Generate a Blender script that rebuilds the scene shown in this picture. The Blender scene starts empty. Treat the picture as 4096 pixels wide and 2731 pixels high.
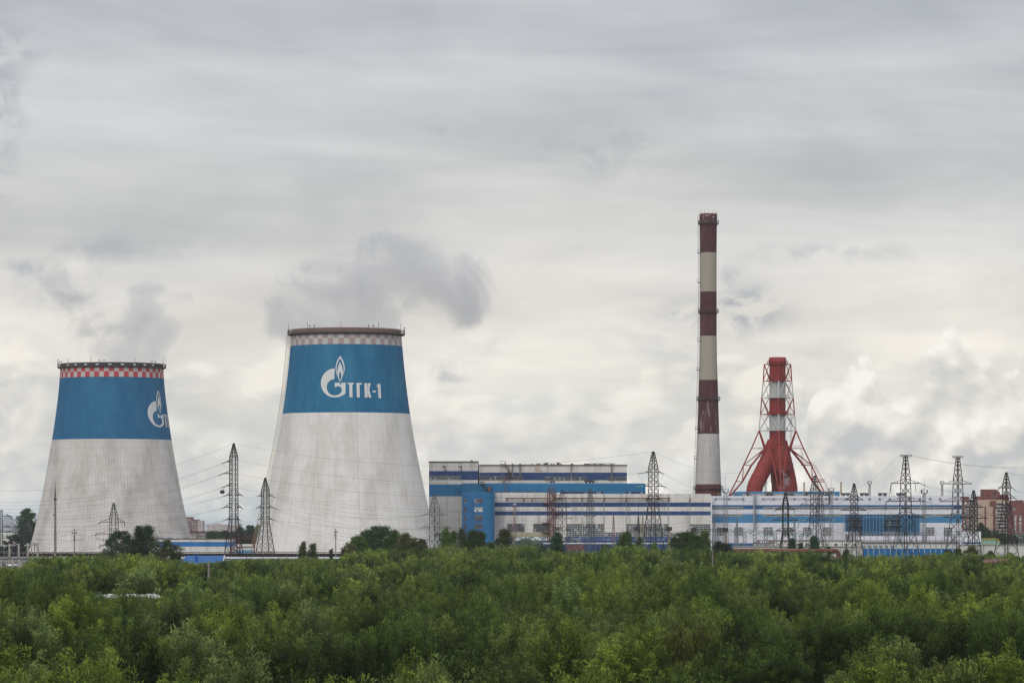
import bpy, math, random
import numpy as np
from mathutils import Vector
R = math.radians
SC = bpy.context.scene
COL = SC.collection
F = 15360.0; HZ = 2100.0; CZ = 13.0      # focal length in photo pixels, horizon row, eye height

# ------------------------------------------------------------------ camera
cam_d = bpy.data.cameras.new("camera"); cam = bpy.data.objects.new("camera", cam_d); COL.objects.link(cam)
cam.location = (0, 0, CZ); cam.rotation_euler = (R(90), 0, 0)
cam_d.sensor_width = 36.0; cam_d.lens = 135.0
cam_d.shift_y = (HZ - 1365.5) / 4096.0
cam_d.clip_start = 0.5; cam_d.clip_end = 60000
SC.camera = cam
SC.view_settings.view_transform = 'Standard'; SC.view_settings.look = 'None'
SC.view_settings.exposure = 0.0; SC.view_settings.gamma = 1.0; SC.view_settings.use_curve_mapping = False
cy = SC.cycles
cy.max_bounces = 6; cy.diffuse_bounces = 3; cy.glossy_bounces = 2; cy.transmission_bounces = 3
cy.volume_bounces = 3; cy.transparent_max_bounces = 8; cy.volume_step_rate = 0.35; cy.volume_max_steps = 256
cy.use_denoising = True; cy.denoiser = 'OPENIMAGEDENOISE'; cy.denoising_input_passes = 'RGB_ALBEDO_NORMAL'; cy.denoising_prefilter = 'ACCURATE'
cy.pixel_filter_type = 'BLACKMAN_HARRIS'; cy.filter_width = 1.4

# ------------------------------------------------------------------ node helper
def lin(h):
    h = h.lstrip('#'); o = []
    for i in (0, 2, 4):
        v = int(h[i:i+2], 16) / 255.0
        o.append(v / 12.92 if v <= .04045 else ((v + .055) / 1.055) ** 2.4)
    return (*o, 1.0)

class G:
    def __init__(s, nt): s.nt = nt; s.N = nt.nodes; s.L = nt.links
    def put(s, sock, v):
        if v is None: return
        if hasattr(v, 'is_linked') or isinstance(v, bpy.types.NodeSocket): s.L.new(v, sock)
        else: sock.default_value = v
    def m(s, op, a, b=None, c=None, clamp=False):
        n = s.N.new('ShaderNodeMath'); n.operation = op; n.use_clamp = clamp
        s.put(n.inputs[0], a); s.put(n.inputs[1], b); s.put(n.inputs[2], c)
        return n.outputs[0]
    def vm(s, op, a, b=None):
        n = s.N.new('ShaderNodeVectorMath'); n.operation = op
        s.put(n.inputs[0], a); s.put(n.inputs[1], b)
        return n.outputs['Value'] if op in ('LENGTH', 'DISTANCE', 'DOT_PRODUCT') else n.outputs[0]
    def xyz(s, x, y, z=0.0):
        n = s.N.new('ShaderNodeCombineXYZ'); s.put(n.inputs[0], x); s.put(n.inputs[1], y); s.put(n.inputs[2], z); return n.outputs[0]
    def sep(s, v):
        n = s.N.new('ShaderNodeSeparateXYZ'); s.put(n.inputs[0], v); return n.outputs
    def noise(s, v, scale=1.0, detail=3.0, rough=0.5, dist=0.0, lac=2.0):
        n = s.N.new('ShaderNodeTexNoise'); s.put(n.inputs['Vector'], v)
        n.inputs['Scale'].default_value = scale; n.inputs['Detail'].default_value = detail
        n.inputs['Roughness'].default_value = rough; n.inputs['Distortion'].default_value = dist
        n.inputs['Lacunarity'].default_value = lac
        return n.outputs[0]
    def noise2(s, v, scale=1.0, detail=3.0, rough=0.5, dist=0.0, lac=2.0):
        q = s.sep(v); o = s.noise(s.xyz(s.m('MULTIPLY_ADD', q[2], 7.31, q[0]), s.m('MULTIPLY_ADD', q[2], 3.17, q[1]), 0.0), scale, detail, rough, dist, lac)
        s.N[-1].noise_dimensions = '2D'; return o
    def white(s, v):
        n = s.N.new('ShaderNodeTexWhiteNoise'); s.put(n.inputs['Vector'], v); return n.outputs['Value']
    def mr(s, x, a, b, c=0.0, d=1.0, smooth=True):
        n = s.N.new('ShaderNodeMapRange'); n.interpolation_type = 'SMOOTHSTEP' if smooth else 'LINEAR'
        s.put(n.inputs[0], x); s.put(n.inputs[1], a); s.put(n.inputs[2], b); s.put(n.inputs[3], c); s.put(n.inputs[4], d)
        return n.outputs[0]
    def mix(s, f, a, b, kind='MIX'):
        n = s.N.new('ShaderNodeMix'); n.data_type = 'RGBA'; n.blend_type = kind
        s.put(n.inputs[0], f); s.put(n.inputs[6], a); s.put(n.inputs[7], b); return n.outputs[2]
    def ramp(s, f, stops):
        n = s.N.new('ShaderNodeValToRGB'); s.put(n.inputs[0], f); e = n.color_ramp.elements
        while len(e) < len(stops): e.new(0.5)
        for i, (p, c) in enumerate(stops): e[i].position = p; e[i].color = c
        return n.outputs[0]
    def blob(s, u, v, cu, cv, ru, rv):
        a = s.m('DIVIDE', s.m('SUBTRACT', u, cu), ru); b = s.m('DIVIDE', s.m('SUBTRACT', v, cv), rv)
        q = s.m('ADD', s.m('MULTIPLY', a, a), s.m('MULTIPLY', b, b))
        return s.m('EXPONENT', s.m('MULTIPLY', q, -1.0))
    def sum(s, items):
        o = items[0]
        for i in items[1:]: o = s.m('ADD', o, i)
        return o

# ------------------------------------------------------------------ sky
SUN_EL, SUN_AZ = 38.0, 205.0      # degrees; azimuth clockwise from +Y (the view direction)
W = bpy.data.worlds.new("World"); SC.world = W; W.use_nodes = True
nt = W.node_tree; nt.nodes.clear(); g = G(nt)
bg = nt.nodes.new('ShaderNodeBackground'); wo = nt.nodes.new('ShaderNodeOutputWorld'); nt.links.new(bg.outputs[0], wo.inputs[0])
bg.inputs[1].default_value = 0.1
sky = nt.nodes.new('ShaderNodeTexSky'); sky.sky_type = 'NISHITA'; sky.sun_disc = False
sky.sun_elevation = R(SUN_EL); sky.sun_rotation = R(SUN_AZ); sky.dust_density = 2.0
tc = nt.nodes.new('ShaderNodeTexCoord')
x, y, z = g.sep(tc.outputs['Generated'])
hyp = g.m('MAXIMUM', g.m('SQRT', g.m('ADD', g.m('MULTIPLY', x, x), g.m('MULTIPLY', y, y))), 0.03)
U = g.m('MULTIPLY_ADD', g.m('ARCTAN2', x, y), 15.36, 2.048)          # thousands of photo pixels round the compass
E = g.m('MULTIPLY', g.m('DIVIDE', z, hyp), 15.36)                    # thousands of photo pixels above the horizon
def C(h, k=1.0):
    c = lin(h); return (c[0]*k, c[1]*k, c[2]*k, 1.0)
warp = g.m('MULTIPLY', g.m('SUBTRACT', g.noise2(g.xyz(g.m('MULTIPLY', U, .6), g.m('MULTIPLY', E, 2.2), 7.0), 1.0, 3, .5), .5), .55)
Ew = g.m('ADD', E, warp)
base = g.ramp(g.m('DIVIDE', Ew, 3.0, clamp=True), [
    (0.0, C('#b6c3cb')), (.06, C('#c2cbcf')), (.13, C('#dedbd3')), (.22, C('#e9e4db')), (.30, C('#e5e0d8')),
    (.40, C('#d4d3d1')), (.52, C('#c8c9cb')), (.66, C('#bfc2c7')), (1.0, C('#b5b9c1'))])
# long stratus streaks
s1 = g.noise2(g.xyz(g.m('MULTIPLY', U, .55), g.m('MULTIPLY', E, 3.6), 1.3), 1.0, 5, .52, .4)
s2 = g.noise2(g.xyz(g.m('MULTIPLY', U, 1.3), g.m('MULTIPLY', E, 10.0), 4.1), 1.0, 5, .55, .5)
s3 = g.noise2(g.xyz(g.m('MULTIPLY', U, .35), g.m('MULTIPLY', E, 1.7), 9.7), 1.0, 3, .5)
s4 = g.noise2(g.xyz(g.m('MULTIPLY', U, .9), g.m('MULTIPLY_ADD', E, 2.0, g.m('MULTIPLY', U, .25)), 12.3), 1.0, 5, .5, .5)
st = g.m('ADD', g.m('ADD', g.m('MULTIPLY', g.m('SUBTRACT', s1, .5), .50), g.m('MULTIPLY', g.m('SUBTRACT', s4, .5), .42)), g.m('ADD', g.m('MULTIPLY', g.m('SUBTRACT', s2, .5), .14), g.m('MULTIPLY', g.m('SUBTRACT', s3, .5), .50)))
sky_c = g.mix(1.0, base, g.xyz(*(g.m('ADD', 1.0, g.m('MULTIPLY', st, k)) for k in (1.0, .95, .86))), 'MULTIPLY')
# blue clear air low between the clouds
gapn = g.noise2(g.xyz(g.m('MULTIPLY', U, 1.1), g.m('MULTIPLY', E, 7.0), 22.0), 1.0, 4, .5)
gap = g.m('MULTIPLY', g.mr(gapn, .44, .62), g.mr(E, .62, .10))
sky_c = g.mix(g.m('MULTIPLY', gap, .45), sky_c, C('#a9bac4'))
# heaped clouds near the horizon: soft far banks first, then towers with lit tops
def relief(p_fn, d1, d2, k1, k2):
    h0 = p_fn(0, 0); h1 = p_fn(*d1); h2 = p_fn(*d2)
    return h0, g.m('ADD', g.m('MULTIPLY', g.m('SUBTRACT', h0, h1), k1), g.m('MULTIPLY', g.m('SUBTRACT', h0, h2), k2))
def bank(du, dv):
    return g.noise2(g.xyz(g.m('ADD', U, du), g.m('MULTIPLY', g.m('ADD', E, dv), 1.9), 3.0), 2.3, 6, .50, .15)
h0, rl = relief(bank, (-.03, .035), (-.09, .10), 2.6, 2.0)
cover = g.m('MULTIPLY', g.mr(h0, .40, .60), g.m('MULTIPLY', g.mr(E, .95, .55), g.mr(E, .0, .22, .15, 1.0)))
bank_c = g.ramp(g.m('ADD', .55, rl, clamp=True), [(0.0, C('#c3c6c7')), (.35, C('#d2d1ce')), (.6, C('#e2deD6')), (.85, C('#f0eadf')), (1.0, C('#f8f2e7'))])
sky_c = g.mix(g.m('MULTIPLY', cover, .75), sky_c, bank_c)
def gs(cu, w): a_ = g.m('DIVIDE', g.m('SUBTRACT', U, cu), w); return g.m('EXPONENT', g.m('MULTIPLY', g.m('MULTIPLY', a_, a_), -1.0))
def masses(lst, seed, puff, soft, bright, gain=1.0, sc=1.0):
    T = g.sum([g.m('MULTIPLY', gs(cu, w), h) for cu, w, h in lst])
    def hp(du, dv):
        q = g.xyz(g.m('ADD', U, du), g.m('MULTIPLY', g.m('ADD', E, dv), 1.2), seed)
        a = g.noise2(q, 2.9*sc, 7, .50, .2); v_ = g.nt.nodes.new('ShaderNodeTexVoronoi'); v_.voronoi_dimensions = '2D'; v_.feature = 'SMOOTH_F1'; v_.inputs['Scale'].default_value = 7.5*sc; v_.inputs['Smoothness'].default_value = .6
        wq = g.vm('ADD', q, g.xyz(g.m('MULTIPLY', a, .22), g.m('MULTIPLY', a, .12), 0.0)); wq = g.vm('ADD', wq, (seed*1.7, seed*.9, 0)); g.nt.links.new(wq, v_.inputs['Vector'])
        return g.m('SUBTRACT', g.m('MULTIPLY', a, 1.0), g.m('MULTIPLY', v_.outputs['Distance'], .27))
    n0, rl = relief(hp, (-.025, .035), (-.07, .10), 2.1*gain, 1.7*gain)
    body = g.m('SUBTRACT', g.m('ADD', T, g.m('MULTIPLY', g.m('SUBTRACT', n0, .33), puff)), E)
    cov = g.m('MULTIPLY', g.mr(body, 0.0, soft), g.mr(E, -.02, .20))
    top = g.mr(body, .34, .02)
    lit = g.m('ADD', g.m('ADD', .40, rl), g.m('MULTIPLY', top, .34), clamp=True)
    col = g.ramp(lit, [(0.0, C('#bfc1c2')), (.3, C('#d0cfcb')), (.55, C('#e0dcd4')), (.8, C('#efebe3')), (1.0, C('#faf6ef'))])
    return g.m('MULTIPLY', cov, bright), col
for args in (([(1.62,.14,.46),(1.9,.3,.36),(2.25,.22,.38),(2.60,.25,.42),(2.95,.25,.40),(3.3,.3,.3),(.85,.5,.46),(1.25,.3,.3),(.15,.35,.50),(-1.0,.6,.5),(5.6,.7,.5),(8,1.2,.5),(12,2,.5),(-4,1.5,.5),(-9,2,.5),(-14,2,.5)], 31.0, .60, .20, .62, .62),
             ([(3.30,.14,.36),(3.46,.14,.30),(3.77,.15,.37),(3.62,.40,.26),(4.02,.20,.34),(4.4,.4,.4),(2.10,.28,.16),(2.48,.24,.22),(1.66,.14,.26)], 40.0, .50, .05, .97, .85)):
    f_, c_ = masses(*args); sky_c = g.mix(f_, sky_c, c_)
# low dark scud patches
scudn = g.noise2(g.xyz(U, g.m('MULTIPLY', E, 1.4), 15.0), 5.0, 6, .62, .3)
scud = g.m('MULTIPLY', g.sum([g.blob(U, E, *p) for p in ((2.72, .845, .14, .050), (2.95, .85, .16, .08), (2.97, .85, .14, .07), (3.03, .90, .08, .06), (.0, 1.80, .13, .20), (.10, 1.90, .09, .05), (-.02, 1.45, .10, .28), (2.92, 1.0, .05, .05),
    (.26, .95, .16, .12), (.45, 1.10, .25, .05), (.10, 1.02, .08, .03), (2.38, 1.50, .18, .12), (1.78, 1.575, .08, .02), (.0, .50, .10, .1), (3.3, 1.085, .35, .035), (1.78,.6,.09,.07))]), g.mr(scudn, .38, .66))
sky_c = g.mix(g.m('MULTIPLY', scud, .6, clamp=True), sky_c, C('#a7abb2'))
# the cloud deck is brighter overhead and towards the hidden sun behind the viewer
up = g.m('ADD', 1.0, g.m('MULTIPLY', g.mr(E, 2.6, 16.0), .9))
back = g.m('ADD', 1.0, g.m('MULTIPLY', g.mr(g.m('MULTIPLY', y, -1.0), -.2, .9), .75))
k = g.m('MULTIPLY', g.m('MULTIPLY', g.m('MULTIPLY', up, g.mr(E, .7, 1.5, 1.08, 1.0)), back), 10.0)
sky_c = g.mix(1.0, sky_c, g.xyz(k, k, k), 'MULTIPLY')
below = g.mr(E, -.05, .0)
sky_c = g.mix(below, (1.2, 1.25, 1.1, 1), sky_c)
sky_c = g.mix(.06, sky_c, sky.outputs[0])
nt.links.new(sky_c, bg.inputs[0])
W.cycles.sampling_method = 'MANUAL'; W.cycles.sample_map_resolution = 1024

sun_d = bpy.data.lights.new("sun", 'SUN'); sun = bpy.data.objects.new("sun", sun_d); COL.objects.link(sun)
sun_d.energy = 1.1; sun_d.angle = R(25); sun_d.color = (1.0, .95, .88)
dx, dy, dz = math.sin(R(SUN_AZ))*math.cos(R(SUN_EL)), math.cos(R(SUN_AZ))*math.cos(R(SUN_EL)), math.sin(R(SUN_EL))
sun.rotation_euler = Vector((dx, dy, dz)).to_track_quat('Z', 'Y').to_euler()

# ------------------------------------------------------------------ materials
MATS = {}
def surf(name, color, rough=.85, layers=(), lines=(), metal=0.0, spec=.3, coord='Object', bump=None, transl=0.0):
    """layers: (scale_xyz, detail, lo, hi, stain_colour, strength[, offset]); lines: (axis, period, width, colour, strength)"""
    if name in MATS: return MATS[name]
    mt = bpy.data.materials.new(name); mt.use_nodes = True; nt = mt.node_tree; nt.nodes.clear(); g = G(nt)
    out = nt.nodes.new('ShaderNodeOutputMaterial'); b = nt.nodes.new('ShaderNodeBsdfPrincipled')
    nt.links.new(b.outputs[0], out.inputs[0])
    b.inputs['Roughness'].default_value = rough; b.inputs['Metallic'].default_value = metal
    b.inputs['Specular IOR Level'].default_value = spec
    tc = nt.nodes.new('ShaderNodeTexCoord'); v = tc.outputs[coord]
    c = lin(color) if isinstance(color, str) else color
    cur = c
    for i, L in enumerate(layers):
        p = g.vm('MULTIPLY', v, L[0]); p = g.vm('ADD', p, (i*3.7, i*1.9, i*5.3))
        f = g.noise(p, 1.0, L[1], .6)
        f = g.m('MULTIPLY', g.mr(f, L[2], L[3]), L[5])
        cur = g.mix(f, cur, lin(L[4]) if isinstance(L[4], str) else L[4])
    sx = g.sep(v)
    for (ax, per, wd, lc, stg) in lines:
        fr = g.m('FRACT', g.m('DIVIDE', sx[ax], per))
        f = g.m('MULTIPLY', g.m('LESS_THAN', fr, wd), stg)
        cur = g.mix(f, cur, lin(lc))
    g.put(b.inputs['Base Color'], cur)
    MATS[name] = mt
    return mt

# ------------------------------------------------------------------ placing helpers
def X(px, Y): return (px - 2048.0) * Y / F
def Z(py, Y): return CZ + (HZ - py) * Y / F
def S(Y): return Y / F

class MB:
    def __init__(s): s.v = []; s.f = []; s.m = []; s.sm = []
    def add(s, vs, fs, mi=0, smooth=False):
        n = len(s.v); s.v += [tuple(p) for p in vs]
        for f in fs: s.f.append(tuple(i + n for i in f)); s.m.append(mi); s.sm.append(smooth)
        return s
    def box(s, x0, x1, y0, y1, z0, z1, mi=0):
        return s.add([(x0,y0,z0),(x1,y0,z0),(x1,y1,z0),(x0,y1,z0),(x0,y0,z1),(x1,y0,z1),(x1,y1,z1),(x0,y1,z1)],
              [(0,3,2,1),(4,5,6,7),(0,1,5,4),(1,2,6,5),(2,3,7,6),(3,0,4,7)], mi)
    def pbox(s, px0, px1, py0, py1, Y, d0, d1, mi=0):
        """box from photo columns/rows, seen at distance Y, from y=Y+d0 to y=Y+d1"""
        return s.box(X(px0,Y), X(px1,Y), Y+d0, Y+d1, Z(py1,Y), Z(py0,Y), mi)
    def bar(s, p, q, w, mi=0, w2=None):
        p = Vector(p); q = Vector(q); d = q - p
        if d.length < 1e-6: return s
        d.normalize(); a = d.cross(Vector((0,0,1)))
        if a.length < .05: a = d.cross(Vector((0,1,0)))
        a.normalize(); b = d.cross(a); w2 = w if w2 is None else w2
        vs = [p + a*w/2*i + b*w/2*j for i, j in ((1,1),(-1,1),(-1,-1),(1,-1))] + [q + a*w2/2*i + b*w2/2*j for i, j in ((1,1),(-1,1),(-1,-1),(1,-1))]
        return s.add(vs, [(0,4,5,1),(1,5,6,2),(2,6,7,3),(3,7,4,0),(0,1,2,3),(7,6,5,4)], mi)
    def tube(s, pts, r, n=8, mi=0, cap=True, smooth=True):
        pts = [Vector(p) for p in pts]; rr = r if isinstance(r, (list, tuple)) else [r]*len(pts)
        vs = []; up = None
        for i, p in enumerate(pts):
            d = (pts[min(i+1, len(pts)-1)] - pts[max(i-1, 0)]).normalized()
            if up is None:
                up = d.cross(Vector((0,1,0)));
                if up.length < .1: up = d.cross(Vector((1,0,0)))
            a = (up - d*up.dot(d)).normalized(); b = d.cross(a); up = a
            for k in range(n):
                t = 2*math.pi*k/n; vs.append(p + (a*math.cos(t) + b*math.sin(t))*rr[i])
        fs = []
        for i in range(len(pts)-1):
            for k in range(n):
                fs.append((i*n+k, i*n+(k+1)%n, (i+1)*n+(k+1)%n, (i+1)*n+k))
        s.add(vs, fs, mi, smooth)
        if cap: s.add([vs[k] for k in range(n)], [tuple(range(n))[::-1]], mi); s.add([vs[-n+k] for k in range(n)], [tuple(range(n))], mi)
        return s
    def lathe(s, prof, cx, cy_, n=24, mi=0, smooth=True, capt=True, capb=True):
        vs = []
        for (r, z) in prof:
            for k in range(n):
                t = 2*math.pi*k/n; vs.append((cx + r*math.cos(t), cy_ + r*math.sin(t), z))
        fs = []
        for i in range(len(prof)-1):
            for k in range(n): fs.append((i*n+k, i*n+(k+1)%n, (i+1)*n+(k+1)%n, (i+1)*n+k))
        s.add(vs, fs, mi, smooth)
        if capt: s.add(vs[-n:], [tuple(range(n))], mi)
        if capb: s.add(vs[:n], [tuple(range(n))[::-1]], mi)
        return s
    def prism(s, poly, y0, y1, mi=0):
        """poly of (x,z) extruded along y; counterclockwise seen from -y"""
        n = len(poly); vs = [(x, y0, z) for x, z in poly] + [(x, y1, z) for x, z in poly]
        fs = [tuple(range(n)), tuple(range(2*n-1, n-1, -1))] + [(i, i+n, (i+1)%n+n, (i+1)%n) for i in range(n)]
        return s.add(vs, fs, mi)
    def walls(s, foot, bands, top_mi=None, bottom=False):
        """foot: list of (x,y) counterclockwise from above; bands: (z0,z1,mi) going down or up"""
        n = len(foot)
        for (z0, z1, mi) in bands:
            vs = [(x,y,z0) for x,y in foot] + [(x,y,z1) for x,y in foot]
            s.add(vs, [(i, (i+1)%n, (i+1)%n+n, i+n) for i in range(n)], mi)
        zt = max(b[1] for b in bands)
        s.add([(x,y,zt) for x,y in foot], [tuple(range(n))], bands[0][2] if top_mi is None else top_mi)
        return s
    def build(s, name, mats, parent=None, origin=None):
        me = bpy.data.meshes.new(name)
        o0 = Vector(parent['_o']) if parent is not None else Vector(origin or (0,0,0))
        me.from_pydata([Vector(p) - o0 for p in s.v], [], s.f)
        if not isinstance(mats, (list, tuple)): mats = [mats]
        for m_ in mats: me.materials.append(m_)
        me.polygons.foreach_set('material_index', s.m); me.polygons.foreach_set('use_smooth', s.sm)
        me.update()
        ob = bpy.data.objects.new(name, me); COL.objects.link(ob)
        if parent is not None: ob.parent = parent
        else: ob.location = o0
        ob['_o'] = tuple(o0)
        return ob

def thing(name, label, cat, loc, group=None):
    o = bpy.data.objects.new(name, None); COL.objects.link(o); o.location = loc; o.empty_display_size = 1.0
    o['label'] = label; o['category'] = cat; o['_o'] = tuple(loc)
    if group: o['group'] = group
    return o
def tag(o, label=None, cat=None, group=None, kind=None):
    for k_, v_ in (('label', label), ('category', cat), ('group', group), ('kind', kind)):
        if v_: o[k_] = v_
    return o
# ------------------------------------------------------------------ palette
DIRT = '#7d766c'
white_old = surf('weathered_white_panels', '#cfcac3', .85, [((.05,.05,.03),4,.45,.75,'#b0aa9f',.7), ((.5,.5,.05),4,.46,.8,DIRT,.7), ((.3,.3,.5),5,.6,.8,'#8d8070',.35)],
                 [(2, 3.6, .03, '#8f8b86', .35), (0, 12.0, .012, '#77736e', .6)])
navy = surf('navy_wall_paint', '#1d3a68', .7, [((.5,.5,.4),5,.52,.75,'#4d6c98',.5), ((.6,.6,.08),3,.5,.8,'#1e3262',.6)], [(0, 12.0, .012, '#55607a', .7)])
bright_blue = surf('bright_blue_wall_paint', '#12648e', .7, [((.3,.3,.15),5,.5,.75,'#2f6f94',.55), ((.9,.9,.06),4,.55,.8,'#0f4f78',.6)], [(2, 3.6, .03, '#5a7f98', .5), (0, 6.0, .02, '#155a86', .7)])
mid_blue = surf('mid_blue_wall_paint', '#1a5a88', .7, [((.3,.3,.15),5,.5,.75,'#3d7fb5',.5)], [(2, 3.6, .03, '#155088', .6)])
white_new = surf('clean_white_sandwich_panels', '#d0cfd3', .6, [((.03,.03,.05),3,.4,.8,'#bdbdc8',.6), ((.25,.25,.03),3,.62,.85,'#9b9aa2',.45)], [(2, 1.2, .06, '#b9bac4', .55), (0, 12.0, .01, '#a0a2aa', .7)])
navy_new = surf('smooth_dark_blue_panels', '#22507e', .55, [((.1,.1,.2),3,.4,.8,'#2c5c8a',.5)], [(0, 12.0, .01, '#203f6c', .7)])
sky_blue = surf('smooth_light_blue_panels', '#3a759c', .55, [((.1,.1,.2),3,.4,.8,'#4a88b6',.5)], [(0, 12.0, .01, '#2f6690', .7)])
rust = surf('rusty_brown_steel', '#5a3029', .85, [((1,1,1),4,.45,.7,'#7c4a35',.6)])
dark_steel = surf('dark_weathered_steel', '#2a2828', .7, [((2,2,2),3,.45,.7,'#3d2b26',.6)])
grey_steel = surf('galvanised_grey_steel', '#6d7274', .55, [((2,2,2),3,.45,.7,'#54585a',.6)], metal=.3)
pylon_dark = surf('dark_pylon_steel', '#221d1e', .7, [((.3,.3,.3),3,.45,.7,'#33211f',.8)])
pylon_grey = surf('grey_pylon_steel', '#4a4d4e', .6, [((.3,.3,.3),3,.45,.7,'#38393a',.8)])
pylon_black = surf('black_pylon_steel', '#161618', .7, [((.3,.3,.3),3,.45,.7,'#222022',.8)])
glass_green = surf('pale_green_insulator_glass', '#7fa090', .25)
duct = surf('zinc_duct', '#74787b', .45, [((1,1,.3),3,.45,.7,'#5a5d60',.7)], metal=.4)
roof_felt = surf('grey_roof_felt', '#665c52', .9, [((.2,.2,.2),4,.4,.7,'#55524f',.6)])
conc = surf('grey_concrete', '#a09c94', .9, [((.3,.3,.15),5,.42,.72,'#7e7a73',.7)])
conc_pole = surf('grey_pole_concrete', '#7d7972', .9, [((1,1,.2),4,.42,.72,'#62605b',.7)])
fence_white = surf('pale_precast_panels', '#bcbab6', .9, [((.2,.2,.3),4,.42,.72,'#a09d97',.6), ((1,1,.1),4,.55,.8,'#807c76',.5)], [(0, 6.0, .03, '#8b8883', .7)])
silver = surf('silver_pipe_cladding', '#a9adb0', .4, [((.4,.4,.4),4,.42,.72,'#83878a',.6)], [(0, 5.0, .02, '#6b6f72', .8)], metal=.5)
cable_m = surf('dark_cable', '#2b2b2c', .6, [((.1,.1,.1),2,.4,.6,'#39393a',.5)])
wood = surf('brown_board', '#8a6440', .8, [((1,1,1),3,.4,.6,'#6b4c31',.6)])

def pane_mat(name, c1, c2, sx, sz, bright='#8f9698', pb=.12):
    """window panes: each cell its own tone, a few with pale blinds behind"""
    mt = bpy.data.materials.new(name); mt.use_nodes = True; nt = mt.node_tree; g = G(nt); b = nt.nodes['Principled BSDF']
    tc = nt.nodes.new('ShaderNodeTexCoord'); q = g.sep(tc.outputs['Object'])
    cell = g.xyz(g.m('FLOOR', g.m('DIVIDE', q[0], sx)), 0.0, g.m('FLOOR', g.m('DIVIDE', q[2], sz)))
    w = g.white(cell)
    col = g.mix(w, lin(c1), lin(c2)); w2 = g.white(g.vm('ADD', cell, (7.3, 2.1, 5.5)))
    col = g.mix(g.m('LESS_THAN', w2, pb), col, lin(bright))
    g.put(b.inputs['Base Color'], col); b.inputs['Roughness'].default_value = .25; b.inputs['Specular IOR Level'].default_value = .4
    return mt
pane_a = pane_mat('dusty_dark_panes', '#1c1f23', '#3c4348', .9, .9)
pane_b = pane_mat('clean_dark_panes', '#1d2227', '#3b4045', .8, .8, '#707478', .08)
pane_blue = pane_mat('blue_grey_panes', '#2c3f63', '#5b6e8c', .9, .9, '#8ea3b8', .1)
pane_pale = pane_mat('pale_office_panes', '#46555c', '#9db0b4', .9, .9, '#dfe6e4', .3)
frame_white = surf('white_window_frame', '#b9b8b2', .7, [((1,1,1),3,.4,.7,'#98968f',.5)])
frame_grey = surf('grey_window_frame', '#77797a', .7, [((1,1,1),3,.4,.7,'#5d5f60',.5)])
frame_blue = surf('blue_window_frame', '#2d4a86', .7, [((1,1,1),3,.4,.7,'#3f5f97',.5)])

def window(par, px0, px1, py0, py1, Y, nx, nz, fm=None, pm=None, fw=.16, d=0.0):
    fw *= .6
    x0, x1, z0, z1 = X(px0,Y), X(px1,Y), Z(py1,Y), Z(py0,Y); b = MB(); y = Y - d
    b.box(x0, x1, y-.06, y+.3, z0, z1, 1)
    for i in range(nx+1):
        xx = x0 + (x1-x0)*i/nx; b.box(xx-fw/2, xx+fw/2, y-.16, y+.2, z0-.002, z1+.002, 0)
    for j in range(nz+1):
        zz = z0 + (z1-z0)*j/nz; b.box(x0-.003, x1+.003, y-.14, y+.21, zz-fw/2, zz+fw/2, 0)
    return b.build('window', [fm or frame_white, pm or pane_a], par)

# ------------------------------------------------------------------ ground
gm = surf('rough_grass_and_soil', '#333b22', .95, [((.02,.02,.02),6,.4,.65,'#4a4a2c',.8), ((.3,.3,.3),5,.45,.7,'#262d1a',.7)])
b = MB(); b.add([(-2600,-500,0),(2600,-500,0),(2600,3800,0),(-2600,3800,0)], [(0,1,2,3)])
tag(b.build('ground', gm), kind='structure')
ym = surf('cracked_grey_asphalt', '#4b4b4a', .9, [((.05,.05,.05),5,.4,.65,'#3a3a38',.8)])
b = MB(); b.add([(-330,1190,.02),(330,1190,.02),(330,2000,.02),(-330,2000,.02)], [(0,1,2,3)])
tag(b.build('yard', ym), kind='structure')

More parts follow.
